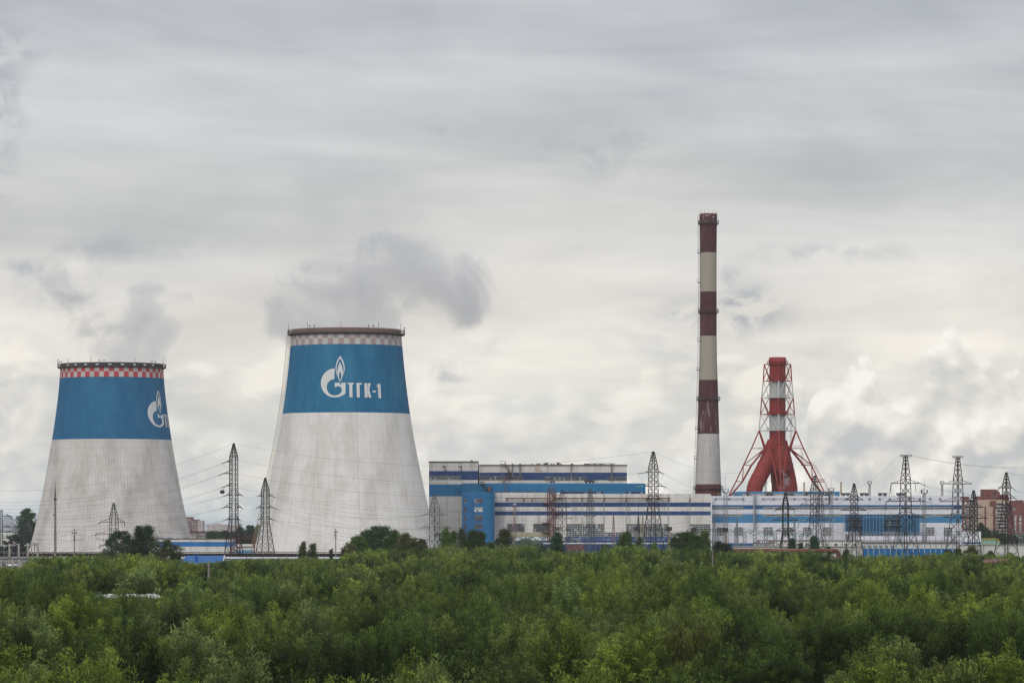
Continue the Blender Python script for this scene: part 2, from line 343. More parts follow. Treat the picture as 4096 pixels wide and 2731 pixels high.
# ------------------------------------------------------------------ cooling towers
def tower_mat(name, base, stain, seam, nseg, seam_str, dark, streak):
    mt = bpy.data.materials.new(name); mt.use_nodes = True; nt = mt.node_tree; g = G(nt); b = nt.nodes['Principled BSDF']
    uv = nt.nodes.new('ShaderNodeUVMap'); uv.uv_map = 'UVMap'; q = g.sep(uv.outputs[0])
    a = g.m('MULTIPLY', q[0], 160.0); h = q[1]                         # metres-ish round the shell, metres up
    col = g.mix(g.m('MULTIPLY', g.mr(g.noise(g.xyz(g.m('MULTIPLY', a, .12), g.m('MULTIPLY', h, .05), 1.0), 1, 5, .6), .40, .68), .75), lin(base), lin(stain))
    # run-off streaks
    f = g.mr(g.noise(g.xyz(g.m('MULTIPLY', a, 1.3), g.m('MULTIPLY', h, .16), 5.0), 1, 5, .65), .50, .78)
    col = g.mix(g.m('MULTIPLY', f, streak), col, lin(dark))
    f = g.mr(g.noise(g.xyz(g.m('MULTIPLY', a, .7), g.m('MULTIPLY', h, .30), 9.0), 1, 7, .72), .54, .76)
    col = g.mix(g.m('MULTIPLY', f, streak*.8), col, lin(dark))
    fr = g.m('FRACT', g.m('MULTIPLY', q[0], nseg)); w = g.white(g.xyz(g.m('FLOOR', g.m('MULTIPLY', q[0], nseg)), 0.0, 0.0))
    col = g.mix(g.m('MULTIPLY', g.m('LESS_THAN', fr, .10), g.m('MULTIPLY', w, seam_str*.75)), col, lin(seam))
    fr = g.m('FRACT', g.m('DIVIDE', h, 3.1))
    col = g.mix(g.m('MULTIPLY', g.m('LESS_THAN', fr, .08), seam_str*.26), col, lin(seam))
    # every poured panel takes its own tone
    cellv = g.white(g.xyz(g.m('FLOOR', g.m('MULTIPLY', q[0], nseg/2)), g.m('FLOOR', g.m('DIVIDE', h, 3.1)), 3.0))
    col = g.mix(g.m('MULTIPLY', cellv, .16), col, lin(stain))
    g.put(b.inputs['Base Color'], col); b.inputs['Roughness'].default_value = .85; b.inputs['Specular IOR Level'].default_value = .25
    return mt

def cooling_tower(label, cx, Y, prof, rows, nseg, mats, blue_py, chk, gal, ladder, lamps):
    s = S(Y); c0 = Vector((X(cx,Y), Y, 0)); t = thing('cooling_tower', label, 'cooling tower', c0)
    prof = sorted(prof)                      # (py, half width px)
    def rad(py):
        for (a, ra), (b_, rb) in zip(prof, prof[1:]):
            if a <= py <= b_: return (ra + (rb-ra)*(py-a)/(b_-a)) * s
        return (prof[0][1] if py < prof[0][0] else prof[-1][1]) * s
    # smooth rows
    pys = [rows[0]] + sorted(set(list(np.arange(rows[0]+8, rows[1], 14)) + [chk[0], (chk[0]+chk[1])/2, chk[1], blue_py])) + [rows[1]]
    pys = sorted(set(p for p in pys if rows[0] <= p <= rows[1]))
    pp = np.array([p for p, _ in prof], float); rr = np.array([r_ for _, r_ in prof], float)
    coef = np.polyfit(pp, rr, 4)
    def rad(py): return float(np.polyval(coef, py)) * s
    vs = []; fs = []; mi = []; uvs = []
    for p in pys:
        for k in range(nseg):
            a = 2*math.pi*k/nseg; r_ = rad(p); vs.append((c0.x + r_*math.cos(a), c0.y + r_*math.sin(a), Z(p,Y)))
    for i in range(len(pys)-1):
        pm = (pys[i]+pys[i+1])/2
        for k in range(nseg):
            k2 = (k+1) % nseg
            fs.append((i*nseg+k, (i+1)*nseg+k, (i+1)*nseg+k2, i*nseg+k2))
            uvs += [(k/nseg, Z(pys[i],Y)), (k/nseg, Z(pys[i+1],Y)), ((k+1)/nseg, Z(pys[i+1],Y)), ((k+1)/nseg, Z(pys[i],Y))]
            if pm > blue_py: mi.append(0)
            elif pm > chk[1]: mi.append(1)
            elif pm > chk[0]:
                row = 0 if pm < (chk[0]+chk[1])/2 else 1
                mi.append(2 if ((k//2) + row) % 2 == 0 else 3)
            else: mi.append(4)
    n0 = len(vs)      # inner lip and inside of the mouth
    for p, rk in ((pys[0], .985), (pys[0]+45, .975), (pys[0]+110, .98)):
        for k in range(nseg):
            a = 2*math.pi*k/nseg; r_ = rad(p)*rk; vs.append((c0.x + r_*math.cos(a), c0.y + r_*math.sin(a), Z(p,Y)))
    for i in range(3):
        a0 = 0 if i == 0 else n0 + (i-1)*nseg; a1 = n0 + i*nseg
        for k in range(nseg):
            k2 = (k+1) % nseg; fs.append((a0+k2, a1+k2, a1+k, a0+k)); uvs += [(k/nseg, 90+i)]*4; mi.append(0)
    me = bpy.data.meshes.new('shell'); me.from_pydata([Vector(v)-c0 for v in vs], [], fs)
    for m_ in mats: me.materials.append(m_)
    me.polygons.foreach_set('material_index', mi); me.polygons.foreach_set('use_smooth', [True]*len(fs))
    ul = me.uv_layers.new(name='UVMap'); ul.data.foreach_set('uv', [c for p in uvs for c in p]); me.update()
    sh = bpy.data.objects.new('shell', me); COL.objects.link(sh); sh.parent = t; sh['_o'] = tuple(c0)
    # raking columns under the shell
    zb = Z(rows[1], Y); rb = rad(rows[1]); b = MB()
    if zb > .8:
        for k in range(48):
            a = 2*math.pi*k/48; a2 = a + math.pi/48; a3 = a - math.pi/48
            q0 = (c0.x + rb*math.cos(a), c0.y + rb*math.sin(a), zb+.3)
            for aa in (a2, a3): b.bar(q0, (c0.x + (rb+.6)*math.cos(aa), c0.y + (rb+.6)*math.sin(aa), 0), .7)
        b.build('raking_columns', conc, t)
    # gallery round the mouth
    gt, gb, gr = gal; zt, z0 = Z(gt,Y), Z(gb,Y); rg = gr*s; ri = rad(gb)*.99; b = MB(); n = nseg
    b.lathe([(ri, z0-.5), (rg, z0), (rg, z0+.35), (ri, z0+.36)], c0.x, c0.y, n, 0, False, False, False)
    b.build('gallery', surf('dark_gallery_slab', '#4f4742', .9, [((.5,.5,.5),4,.42,.72,'#3c3633',.7)]), t)
    b = MB()
    b.lathe([(ri*1.002, z0+.3), (ri*1.004, zt)], c0.x, c0.y, n, 0, True, False, False)
    b.build('mouth_ring', mats[4], t)
    b = MB()
    for hh in (.33, .66, 1.0):
        zz = z0+.35 + (zt-z0-.35)*hh
        pts = [(c0.x + rg*math.cos(2*math.pi*k/n), c0.y + rg*math.sin(2*math.pi*k/n), zz) for k in range(n+1)]
        for p_, q_ in zip(pts, pts[1:]): b.bar(p_, q_, .09)
    for k in range(0, n):
        a = 2*math.pi*k/n; b.bar((c0.x+rg*math.cos(a), c0.y+rg*math.sin(a), z0+.3), (c0.x+rg*math.cos(a), c0.y+rg*math.sin(a), zt), .10)
    b.build('guard_rail', mats[5], t)
    for px in ladder['rods']:
        x_ = X(px, Y); dxx = (x_-c0.x)/rg; dxx = max(-.999, min(.999, dxx)); yy = c0.y - rg*math.sqrt(1-dxx*dxx)
        MB().bar((x_, yy, z0), (x_, yy, zt+2.1), .13).build('lightning_rod', rust, t)
    for px in lamps:
        x_ = X(px, Y); dxx = max(-.999, min(.999, (x_-c0.x)/rg)); yy = c0.y - rg*math.sqrt(1-dxx*dxx); b = MB()
        b.bar((x_, yy, zt-.3), (x_, yy, zt+.5), .09); b.lathe([(.16, zt+.45), (.24, zt+.6), (.24, zt+.85), (.12, zt+1.0)], x_, yy, 8)
        b.build('warning_lamp', surf('dark_red_lamp_glass', '#5a1a18', .3), t)
    if ladder['on']:
        b = MB(); pr = None; a = math.pi*1.02
        for p in np.arange(rows[0]+4, rows[1], 4.0):
            r0_ = rad(p) + .25; r1_ = r0_ + 1.25
            P0 = (c0.x + r0_*math.cos(a), c0.y + r0_*math.sin(a), Z(p,Y)); P1 = (c0.x + r1_*math.cos(a), c0.y + r1_*math.sin(a), Z(p,Y))
            b.bar(P0, P1, .10)
            if pr: b.bar(pr[0], P0, .12); b.bar(pr[1], P1, .12)
            pr = (P0, P1)
        b.build('caged_ladder', surf('yellowish_ladder_paint', '#8d8468', .7), t)
    return t, rad, c0

def paint_on(t, rad, c0, Y, polys, mat, name, u0, cxs, shift=0.0):
    """flat artwork in (u px round the shell, py) laid on the curved shell; each poly convex quad strip list"""
    s = S(Y); vs = []; fs = []
    for poly in polys:
        n = len(vs)
        for (u, py) in poly:
            r_ = rad(py); th = u*s/ (cxs*s)           # angle from the centre line
            th += shift; r2 = r_ + .07
            vs.append((c0.x + r2*math.sin(th), c0.y - r2*math.cos(th), Z(py,Y)))
        fs.append(tuple(range(n, n+len(poly))))
    b = MB(); b.add(vs, fs); return b.build(name, mat, t)

def strip(outer, inner):
    return [(outer[i], outer[i+1], inner[i+1], inner[i]) for i in range(len(outer)-1)]
def fine(poly_pts, n=6):
    o = []
    for a, b_ in zip(poly_pts, poly_pts[1:]):
        for i in range(n): o.append((a[0]+(b_[0]-a[0])*i/n, a[1]+(b_[1]-a[1])*i/n))
    o.append(poly_pts[-1]); return o
def bez(p0, p1, p2, n=8):
    return [((1-t)**2*p0[0]+2*t*(1-t)*p1[0]+t*t*p2[0], (1-t)**2*p0[1]+2*t*(1-t)*p1[1]+t*t*p2[1]) for t in [i/n for i in range(n+1)]]
def arc(cx, cy_, r, a0, a1, n=24):
    return [(cx + r*math.cos(R(a0+(a1-a0)*i/n)), cy_ - r*math.sin(R(a0+(a1-a0)*i/n))) for i in range(n+1)]
# emblem drawn in the close-up's pixels (3.92 per photo pixel), origin 1120,1280
def T(pts): return [(1120 + a/3.92, 1280 + b_/3.92) for a, b_ in pts]
def emblem():
    q = {}
    # big letter body: from the cut top, round the left, to the lower right
    out = [(900,802)] + [(900+215*math.cos(R(a))-0, 1026-224*math.sin(R(a))) for a in range(96, 270, 8)] + [(900,1250), (960,1246), (1010,1228), (1045,1207), (1068,1188)]
    inn = [(895,968)] + [(896+118*math.cos(R(a)), 1094-126*math.sin(R(a))) for a in range(98, 270, 8)] + [(896,1220), (935,1216), (975,1199), (1003,1172), (1013,1135)]
    q['c'] = strip(out, inn)
    # right bar and shoulder
    q['bar'] = [[(903,1023),(1068,1023),(1068,1052),(903,1052)], [(903,1052),(1000,1052),(950,1076),(925,1084),(903,1094)],
                [(950,1076),(1000,1052),(1068,1052),(1068,1100),(1003,1100),(982,1082)], [(1003,1100),(1068,1100),(1068,1188),(1013,1135)]]
    # flame ring
    L_ = bez((984,605),(872,760),(938,905),10) + bez((938,905),(955,960),(986,1012),5)[1:]
    Li = bez((984,645),(892,790),(952,905),10) + bez((952,905),(963,950),(986,992),5)[1:]
    R_ = bez((984,605),(1096,760),(1030,905),10) + bez((1030,905),(1013,960),(986,1012),5)[1:]
    Ri = bez((984,645),(1076,790),(1016,905),10) + bez((1016,905),(1007,950),(986,992),5)[1:]
    q['ring'] = strip(L_, Li) + strip(Ri, R_)
    # inner flame with a drop cut out
    a_ = bez((984,702),(950,760),(944,850),8); a2 = [(984,702)]*0
    Lf = bez((984,702),(944,770),(942,865),8) + [(952,905),(965,945),(986,992)]
    Ld = bez((984,848),(968,875),(966,905),8) + [(966,935),(972,965),(986,992)]
    Rf = [(984+(984-p[0]), p[1]) for p in Lf]; Rd = [(984+(984-p[0]), p[1]) for p in Ld]
    q['fl'] = strip(Lf, Ld) + strip(Rd, Rf)
    return q
def letters():
    return [[(1100,1025),(1198,1025),(1198,1047),(1100,1047)], [(1126,1047),(1172,1047),(1176,1248),(1130,1248)],
        [(1236,1026),(1320,1026),(1320,1050),(1236,1050)], [(1236,1050),(1283,1050),(1288,1249),(1242,1249)],
        [(1356,1027),(1402,1027),(1408,1250),(1362,1250)], [(1402,1132),(1412,1027),(1452,1027),(1432,1138),(1408,1140)], [(1408,1140),(1432,1138),(1466,1250),(1422,1250),(1408,1175)],
        [(1483,1143),(1530,1143),(1530,1168),(1483,1168)],
        [(1558,1035),(1598,1035),(1612,1256),(1570,1256)], [(1544,1065),(1558,1035),(1560,1080),(1544,1085)]]

t_white = tower_mat('aged_white_shell_concrete', '#d4d0ca', '#b7b0a6', '#8d857b', 64, .5, '#8b857d', .30)
t_blue = tower_mat('faded_blue_shell_paint', '#105b80', '#32738f', '#0d4059', 64, .6, '#1a5580', .7)
t_pink = tower_mat('faded_pink_squares', '#a08c8b', '#8f7d7c', '#857472', 64, .2, '#75686a', .5)
t_pale = tower_mat('faded_white_squares', '#b9b7b0', '#a5a29a', '#8d857b', 64, .2, '#8b857d', .5)
l_white = tower_mat('ribbed_grey_shell_concrete', '#c8c2bb', '#a39c93', '#756e67', 132, .75, '#7d766e', .5)
l_blue = tower_mat('ribbed_blue_shell_paint', '#0e567c', '#296a8a', '#0b3850', 132, .8, '#184f7a', .6)
l_red = tower_mat('red_check_squares', '#b23a46', '#a03c45', '#7c3138', 132, .3, '#8b3a40', .4)
l_pale = tower_mat('grey_check_squares', '#b9b3ac', '#a19a92', '#807973', 132, .3, '#8b857d', .5)
ring_r = surf('dull_pink_mouth_ring', '#7d6055', .85, [((.5,.5,.1),4,.45,.7,'#6f5f5b',.7)])
ring_l = surf('dark_grey_mouth_ring', '#2f2c2b', .85, [((.3,.3,.2),4,.45,.7,'#403a3c',.8)])
rail_m = surf('dark_rail_steel', '#3a3435', .7, [((1,1,1),2,.4,.6,'#4c3a38',.6)])
logo_m = surf('off_white_sign_paint', '#c6c6c2', .8, [((.6,.6,.2),5,.5,.75,'#a5a6a5',.5)])

YR = 1420.0
profR = [(1330,220),(1345,220.5),(1385,223),(1450,229),(1550,241.5),(1658,256),(1790,277),(1923,304),(2040,331),(2130,351),(2215,369),(2240,374)]
tR, radR, cR = cooling_tower('pale cooling tower with blue band, flame emblem and faded pink and white chequered rim', 1385.5, YR, profR, (1322, 2232), 128,
    [t_white, t_blue, t_pink, t_pale, ring_r, rail_m], 1656, (1338, 1386), (1321, 1341, 234), {'on': True, 'rods': (1158,1240,1374,1521,1606)}, (1249,1268,1482,1502,1619))
YL = 1700.0
profL = [(1460,205),(1475,205.5),(1510,207.5),(1600,216),(1700,229),(1761,238),(1870,257),(1992,280.5),(2100,303),(2145,314),(2195,329),(2215,334)]
tL, radL, cL = cooling_tower('ribbed cooling tower with blue band and red and white chequered rim', 447.5, YL, profL, (1457, 2208), 132,
    [l_white, l_blue, l_red, l_pale, ring_l, rail_m], 1760, (1471, 1514), (1457, 1473, 216), {'on': False, 'rods': (236,241,289,386,558,657)}, (249,258,420,439,620,632))
# floodlight boxes on the far rim of the ribbed tower
fl_m = surf('bright_lamp_boxes', '#e6ecef', .4)
for px in (289, 323, 365, 412, 462, 511, 556, 594, 623):
    x_ = X(px, YL); rg = 216*S(YL)*1.0; d_ = max(-.99, min(.99, (x_-cL.x)/rg)); yy = cL.y - rg*math.sqrt(1-d_*d_)
    MB().box(x_-.55*math.sqrt(1-d_*d_)-.15, x_+.55*math.sqrt(1-d_*d_)+.15, yy-.25, yy+.15, Z(1467,YL), Z(1464,YL)).build('floodlight', fl_m, tL)

def to_surface(poly, ang0, rad, c0, Y, cx):
    """photo position of the emblem on the facing tower -> angle on a tower, keeping arc length"""
    out = []
    s = S(Y)
    for (px, py) in poly:
        r_ = radR(py) / S(YR); k_ = max(-1, min(1, (px - 1385.5)/r_)); th = math.asin(k_)
        out.append((th, py))
    return out
def lay(t, rad, c0, Y, polys, name, mat, fn):
    vs = []; fs = []
    for poly in polys:
        n = len(vs); P = []
        for (px, py) in T(poly):
            th, pz = fn(px, py); r_ = rad(pz) + .08
            P.append((c0.x + r_*math.sin(th), c0.y - r_*math.cos(th), Z(pz, Y)))
        vs += P; fs.append(tuple(range(n, n+len(P)))[::-1])
    b = MB(); b.add(vs, fs); return b.build(name, mat, t)
def fnR(px, py):
    py -= 2.0
    r_ = radR(py)/S(YR); return math.asin(max(-1, min(1, (px-1385.5)/r_))), py
def fnL(px, py):
    # same artwork turned to the tower's right-hand side
    r_ = radR(py)/S(YR); th = math.asin((px-1385.5)/r_)
    return th*1.07 + 1.20, 1562.5 + (py-1434.3)*(148.0/164.5)
em = emblem()
allq = em['c'] + em['bar'] + em['ring'] + em['fl']
def dense(polys):
    """split long polys so that they follow the curve"""
    o = []
    for p in polys:
        if len(p) == 4:
            n = 4
            a, b_, c_, d_ = p
            L = lambda u, v, k_: (u[0]+(v[0]-u[0])*k_, u[1]+(v[1]-u[1])*k_)
            for i in range(n): o.append([L(a,d_,i/n), L(b_,c_,i/n), L(b_,c_,(i+1)/n), L(a,d_,(i+1)/n)])
        else: o.append(p)
    return o
LT = letters()
for t_, rd_, c_, Y_, fn_ in ((tR, radR, cR, YR, fnR), (tL, radL, cL, YL, fnL)):
    lay(t_, rd_, c_, Y_, em['c'] + em['bar'], 'emblem_letter', logo_m, fn_); lay(t_, rd_, c_, Y_, em['ring'] + em['fl'], 'emblem_flame', logo_m, fn_)
    for grp_ in (LT[0:2], LT[2:4], LT[4:7], LT[7:8], LT[8:10]): lay(t_, rd_, c_, Y_, dense(grp_), 'letter', logo_m, fn_)

# ------------------------------------------------------------------ tall striped chimney
YC = 1600.0
ch_red = surf('faded_oxblood_brick_paint', '#472124', .85, [((.5,.5,.1),5,.5,.75,'#6b4341',.5), ((1.5,1.5,.3),4,.6,.8,'#3f1f22',.5)], [(2, 3.2, .03, '#3f2224', .6)])
ch_patch = surf('peeling_oxblood_paint', '#4a2427', .85, [((.9,.9,.14),6,.55,.62,'#84706e',.8), ((1.5,1.5,.3),4,.6,.8,'#3f1f22',.5)], [(2, 3.2, .05, '#3f2224', .6)])
ch_beige = surf('yellowed_white_stack_paint', '#979080', .85, [((.5,.5,.06),5,.45,.75,'#8a8374',.6), ((2.0,2.0,.12),4,.62,.8,'#6f6759',.6)], [(2, 3.2, .03, '#857d6d', .6)])
ch_white = surf('stained_white_stack_paint', '#b3b0ab', .85, [((.5,.5,.06),5,.45,.75,'#98948e',.6), ((1.3,1.3,.08),5,.56,.74,'#6e5a50',.75)], [(2, 3.2, .03, '#918d87', .6)])
ch_base = surf('dark_brick_base', '#5d3029', .9, [((.6,.6,.6),5,.45,.75,'#4a2620',.7)])
t = thing('striped_chimney', 'tall tapering chimney in dark red and yellowed white bands', 'chimney', (X(2833,YC), YC, 0))
cprof = [(855,34.5),(892,34),(1010,33),(1170,32.8),(1345,33.2),(1450,34.8),(1520,37.3),(1600,39.5),(1735,43.5),(1860,48),(1940,51),(1975,53),(2240,62)]
def crad(py):
    for (a, ra), (b_, rb) in zip(cprof, cprof[1:]):
        if a <= py <= b_: return (ra+(rb-ra)*(py-a)/(b_-a))*S(YC)
ccx = X(2833.5, YC)
for (p0, p1, m_) in ((892,1011,ch_red),(1011,1167,ch_beige),(1167,1344,ch_red),(1344,1520,ch_beige),(1520,1597,ch_red),(1597,1735,ch_patch),(1735,1936,ch_white),(1936,2235,ch_base)):
    ps = list(np.linspace(p1, p0, 5)); MB().lathe([(crad(p), Z(p,YC)) for p in ps], ccx, YC, 40, 0, True, False, False).build('shaft_band', m_, t)
MB().lathe([(crad(892)*1.0, Z(892,YC)), (crad(870)*1.02, Z(875,YC)), (crad(857)*1.04, Z(857,YC)), (crad(857)*.9, Z(855,YC)), (crad(857)*.86, Z(870,YC))], ccx, YC, 40, 0, True, False, False).build('crown_ring', surf('flaking_stack_crown', '#4d2a2b', .9, [((.9,.9,.9),5,.56,.62,'#a09b96',.9)]), t)
for p in (895, 1249, 1599, 1955):
    r_ = crad(p); z_ = Z(p,YC); b = MB(); ro = r_ + .75; n = 28
    b.lathe([(r_*.99, z_-.1), (ro, z_-.1), (ro, z_+.12), (r_*.99, z_+.12)], ccx, YC, n, 0, False, False, False)
    for k in range(n):
        a = 2*math.pi*k/n; a2 = 2*math.pi*(k+1)/n; P = lambda q, h: (ccx+ro*math.cos(q), YC+ro*math.sin(q), z_+h)
        b.bar(P(a,0), P(a,1.3), .1); b.bar(P(a,1.3), P(a2,1.3), .1); b.bar(P(a,.7), P(a2,.7), .06)
        if k % 2 == 0: b.bar((ccx+r_*math.cos(a), YC+r_*math.sin(a), z_-.9), P(a,-.1), .12)
    b.build('ring_platform', rail_m, t)
b = MB(); a = math.pi*1.04; pr = None
for p in np.arange(862, 1990, 5.0):
    r0_ = crad(p) + .15; r1_ = r0_ + .75; P0 = (ccx+r0_*math.cos(a), YC+r0_*math.sin(a), Z(p,YC)); P1 = (ccx+r1_*math.cos(a), YC+r1_*math.sin(a), Z(p,YC))
    b.bar(P0, P1, .09)
    if pr: b.bar(pr[1], P1, .1); b.bar(pr[0], P0, .1)
    pr = (P0, P1)
b.build('caged_ladder', surf('rust_streaked_ladder', '#7a6a60', .8, [((1,1,.2),3,.45,.6,'#6a2f26',.9)]), t)
for p in (1012,1130,1363,1480,1715,1835):
    r0_ = crad(p); P = (ccx+(r0_+.5)*math.cos(a), YC+(r0_+.5)*math.sin(a)); b = MB(); b.box(P[0]-.7, P[0]+.9, P[1]-.8, P[1]+.8, Z(p,YC)-.1, Z(p,YC)+.1)
    for dx_ in (-.7,.9): b.bar((P[0]+dx_,P[1]-.8,Z(p,YC)), (P[0]+dx_,P[1]-.8,Z(p,YC)+1.2), .1)
    b.bar((P[0]-.7,P[1]-.8,Z(p,YC)+1.2), (P[0]+.9,P[1]-.8,Z(p,YC)+1.2), .1); b.build('ladder_landing', rail_m, t)
for k in range(7):
    a_ = math.pi + math.pi*k/6; MB().bar((ccx+crad(857)*math.cos(a_), YC+crad(857)*math.sin(a_), Z(858,YC)), (ccx+crad(857)*math.cos(a_), YC+crad(857)*math.sin(a_), Z(844,YC)), .09).build('lightning_rod', rail_m, t)
for k in range(2):
    MB().box(ccx+crad(1955)+.4+k*.5, ccx+crad(1955)+.8+k*.5, YC-1, YC-.5, Z(1968,YC), Z(1960,YC)).build('warning_lamp', grey_steel, t)

# ------------------------------------------------------------------ red and white lattice-supported stack
YS = 1580.0; s_ = S(YS); sx = X(3110, YS)
r_red = surf('bright_red_stack_paint', '#832a20', .65, [((.3,.3,.2),4,.45,.75,'#7c251b',.6), ((.9,.9,.5),5,.62,.8,'#6b2a22',.6)], [(2, 5.0, .02, '#6e221b', .6)])
r_white = surf('dull_white_stack_paint', '#aaa9a5', .7, [((.3,.3,.2),4,.45,.75,'#918f8b',.6)], [(2, 2.6, .03, '#7e7c78', .6)])
r_steel = surf('red_lattice_steel', '#84281f', .65, [((.4,.4,.4),3,.45,.7,'#722823',.6)])
w_steel = surf('white_lattice_steel', '#b4b3af', .65, [((.4,.4,.4),3,.45,.7,'#989793',.6)])
t = thing('lattice_stack', 'red and white steel stack on splayed lattice legs, with thick red flue legs', 'chimney', (sx, YS, 0))
for (p0, p1, m_) in ((1457,1524,r_red),(1524,1591,r_white),(1591,1657,r_red),(1657,1722,r_white),(1722,1790,r_red)):
    MB().lathe([(32.5*s_, Z(p1,YS)), (32.5*s_, Z(p0,YS))], sx, YS, 36, 0, True, False, False).build('flue_band', m_, t)
MB().lathe([(33*s_, Z(1457,YS)), (35.5*s_, Z(1455,YS)), (35.5*s_, Z(1437,YS)), (34*s_, Z(1436,YS)), (34*s_, Z(1430,YS)), (30*s_, Z(1429,YS)), (28*s_, Z(1440,YS))], sx, YS, 36, 0, True, False, False).build('flue_cap', r_red, t)
MB().lathe([(24*s_, Z(1884,YS)), (40*s_, Z(1884,YS)), (46*s_, Z(1850,YS)), (40*s_, Z(1790,YS)), (32.5*s_, Z(1784,YS))][1:], sx+1.0, YS, 28, 0, True, False, True).build('flue_breeching', r_red, t)
def flue(p, name='flue_leg'):
    pts = [(sx + a*s_, YS + c_*s_, Z(b_,YS)) for a, b_, c_ in p]; b = MB(); b.tube(pts, 32.0*s_, 28, 0, True); o = b.build(name, r_red, t)
    for i in range(len(pts)-1):
        for f_ in ((.5,) if i else (.35,.7,1.0)):
            b = MB(); q = Vector(pts[i]).lerp(Vector(pts[i+1]), f_); d = (Vector(pts[i+1])-Vector(pts[i])).normalized()
            b.tube([q-d*.15, q+d*.15], 33.6*s_, 28, 0, True); b.build('flue_flange', r_steel, t)
flue([(-10,1770,0),(-38,1838,-12),(-64,1890,-22),(-90,1940,-30),(-95,1962,-32),(-95,2200,-32)])
flue([(8,1770,0),(26,1838,20),(40,1890,34),(50,1940,42),(52,1962,42),(52,2200,42)])
flue([(0,1770,0),(0,1838,40),(10,1890,70),(15,1950,90),(15,2200,90)])
lv = [(1457,53),(1524,57),(1591,63),(1657,68),(1722,73.5)]
dirs = [(-1,0),(0,-1),(1,0),(0,1)]
def LP(i, py, r): return (sx + dirs[i][0]*r*s_, YS + dirs[i][1]*r*s_, Z(py,YS))
for j, (p, r) in enumerate(lv):
    red = j in (0, 1, 3); m_ = r_steel if red else w_steel; b = MB()
    for i in range(4): b.bar(LP(i,p,r), LP((i+1)%4,p,r), .3); b.bar(LP(i,p,r), LP(i,p,33), .3)
    rr_ = 42*s_; n = 20; zz = Z(p,YS)
    b.lathe([(32.7*s_, zz-.1), (rr_, zz-.1), (rr_, zz+.1), (32.7*s_, zz+.1)], sx, YS, n, 0, False, False, False)
    for k in range(n):
        a = 2*math.pi*k/n; a2 = 2*math.pi*(k+1)/n; P = lambda q, h: (sx+rr_*math.cos(q), YS+rr_*math.sin(q), zz+h)
        b.bar(P(a,0), P(a,1.2), .1); b.bar(P(a,1.2), P(a2,1.2), .1)
    b.build('ring_platform', m_, t)
for j in range(4):
    (p0, r0), (p1, r1) = lv[j], lv[j+1]; m_ = r_steel if j % 2 == 0 else w_steel; b = MB()
    for i in range(4):
        b.bar(LP(i,p0,r0), LP(i,p1,r1), .45)
        i2 = (i+1) % 4
        A = Vector(LP(i,p0,r0)); B = Vector(LP(i2,p0,r0)); mid_t = (A+B)/2; C_ = Vector(LP(i,p1,r1)); D = Vector(LP(i2,p1,r1)); mid_b = (C_+D)/2
        if j % 2 == 0: b.bar(A, mid_b, .25); b.bar(B, mid_b, .25)
        else: b.bar(mid_t, C_, .25); b.bar(mid_t, D, .25)
        b.bar(LP(i,p0,33) if j % 2 == 0 else LP(i,p0,r0), LP(i,p1,r1) if j % 2 == 0 else LP(i,p1,33), .25)
    b.build('lattice_tier', m_, t)
levels = [(1722,73.5,73.5,0),(1793,104,50,34),(1860,136,104,22),(1925,166,140,13),(1988,198,192,2)]
for i in range(4):
    d = Vector((dirs[i][0], dirs[i][1], 0)); pd = Vector((-d.y, d.x, 0)); b = MB()
    def O(k): p, ro, ri, hw = levels[k]; return Vector((sx,YS,Z(p,YS))) + d*ro*s_
    def I(k, sg): p, ro, ri, hw = levels[k]; return Vector((sx,YS,Z(p,YS))) + d*ri*s_ + pd*hw*s_*sg
    for k in range(4):
        b.bar(O(k), O(k+1), .5)
        for sg in (-1, 1):
            b.bar(I(k,sg), I(k+1,sg), .5)
            b.bar(O(k+1), I(k+1,sg), .25); b.bar(O(k+1) if k % 2 else O(k), I(k,sg) if k % 2 else I(k+1,sg), .25)
        b.bar(I(k+1,-1), I(k+1,1), .25)
    b.bar(O(4), Vector((O(4).x, O(4).y, 0)), 1.4)
    for sg in (-1,1): b.bar(I(1,sg), LP(i,1793,20), .3)
    b.build('splayed_leg', r_steel, t)
for (p, x0, x1) in ((1793,3155,3203),(1860,3204,3252),(1927,3271,3297)):
    b = MB(); z_ = Z(p,YS); b.box(X(x0,YS), X(x1,YS), YS-1.2, YS+1.2, z_-.1, z_+.1)
    for k in range(7):
        xx = X(x0,YS) + (X(x1,YS)-X(x0,YS))*k/6; b.bar((xx,YS-1.2,z_), (xx,YS-1.2,z_+1.2), .1)
    b.bar((X(x0,YS),YS-1.2,z_+1.2), (X(x1,YS),YS-1.2,z_+1.2), .1); b.bar((X(x0,YS),YS-1.2,z_+.7), (X(x1,YS),YS-1.2,z_+.7), .1); b.build('leg_platform', r_steel, t)
b = MB()
def lad(b, P, Q, w, n):
    P = Vector(P); Q = Vector(Q); o = Vector((w,0,0)); b.bar(P, Q, .09); b.bar(P+o, Q+o, .09)
    for k in range(n+1): a_ = P.lerp(Q, k/n); b.bar(a_, a_+o, .07)
for q0, q1 in (((3150,1457),(3150,1524)),((3153,1524),(3153,1591)),((3154,1591),(3154,1657)),((3160,1657),(3160,1722)),((3160,1722),(3160,1793)),((3202,1793),(3206,1860)),((3254,1860),(3290,1927)),((3296,1927),(3312,1985))):
    b = MB(); lad(b, (X(q0[0],YS), YS-.8, Z(q0[1],YS)), (X(q1[0],YS), YS-.8, Z(q1[1],YS)), .7, 16); b.build('caged_ladder', r_steel, t)
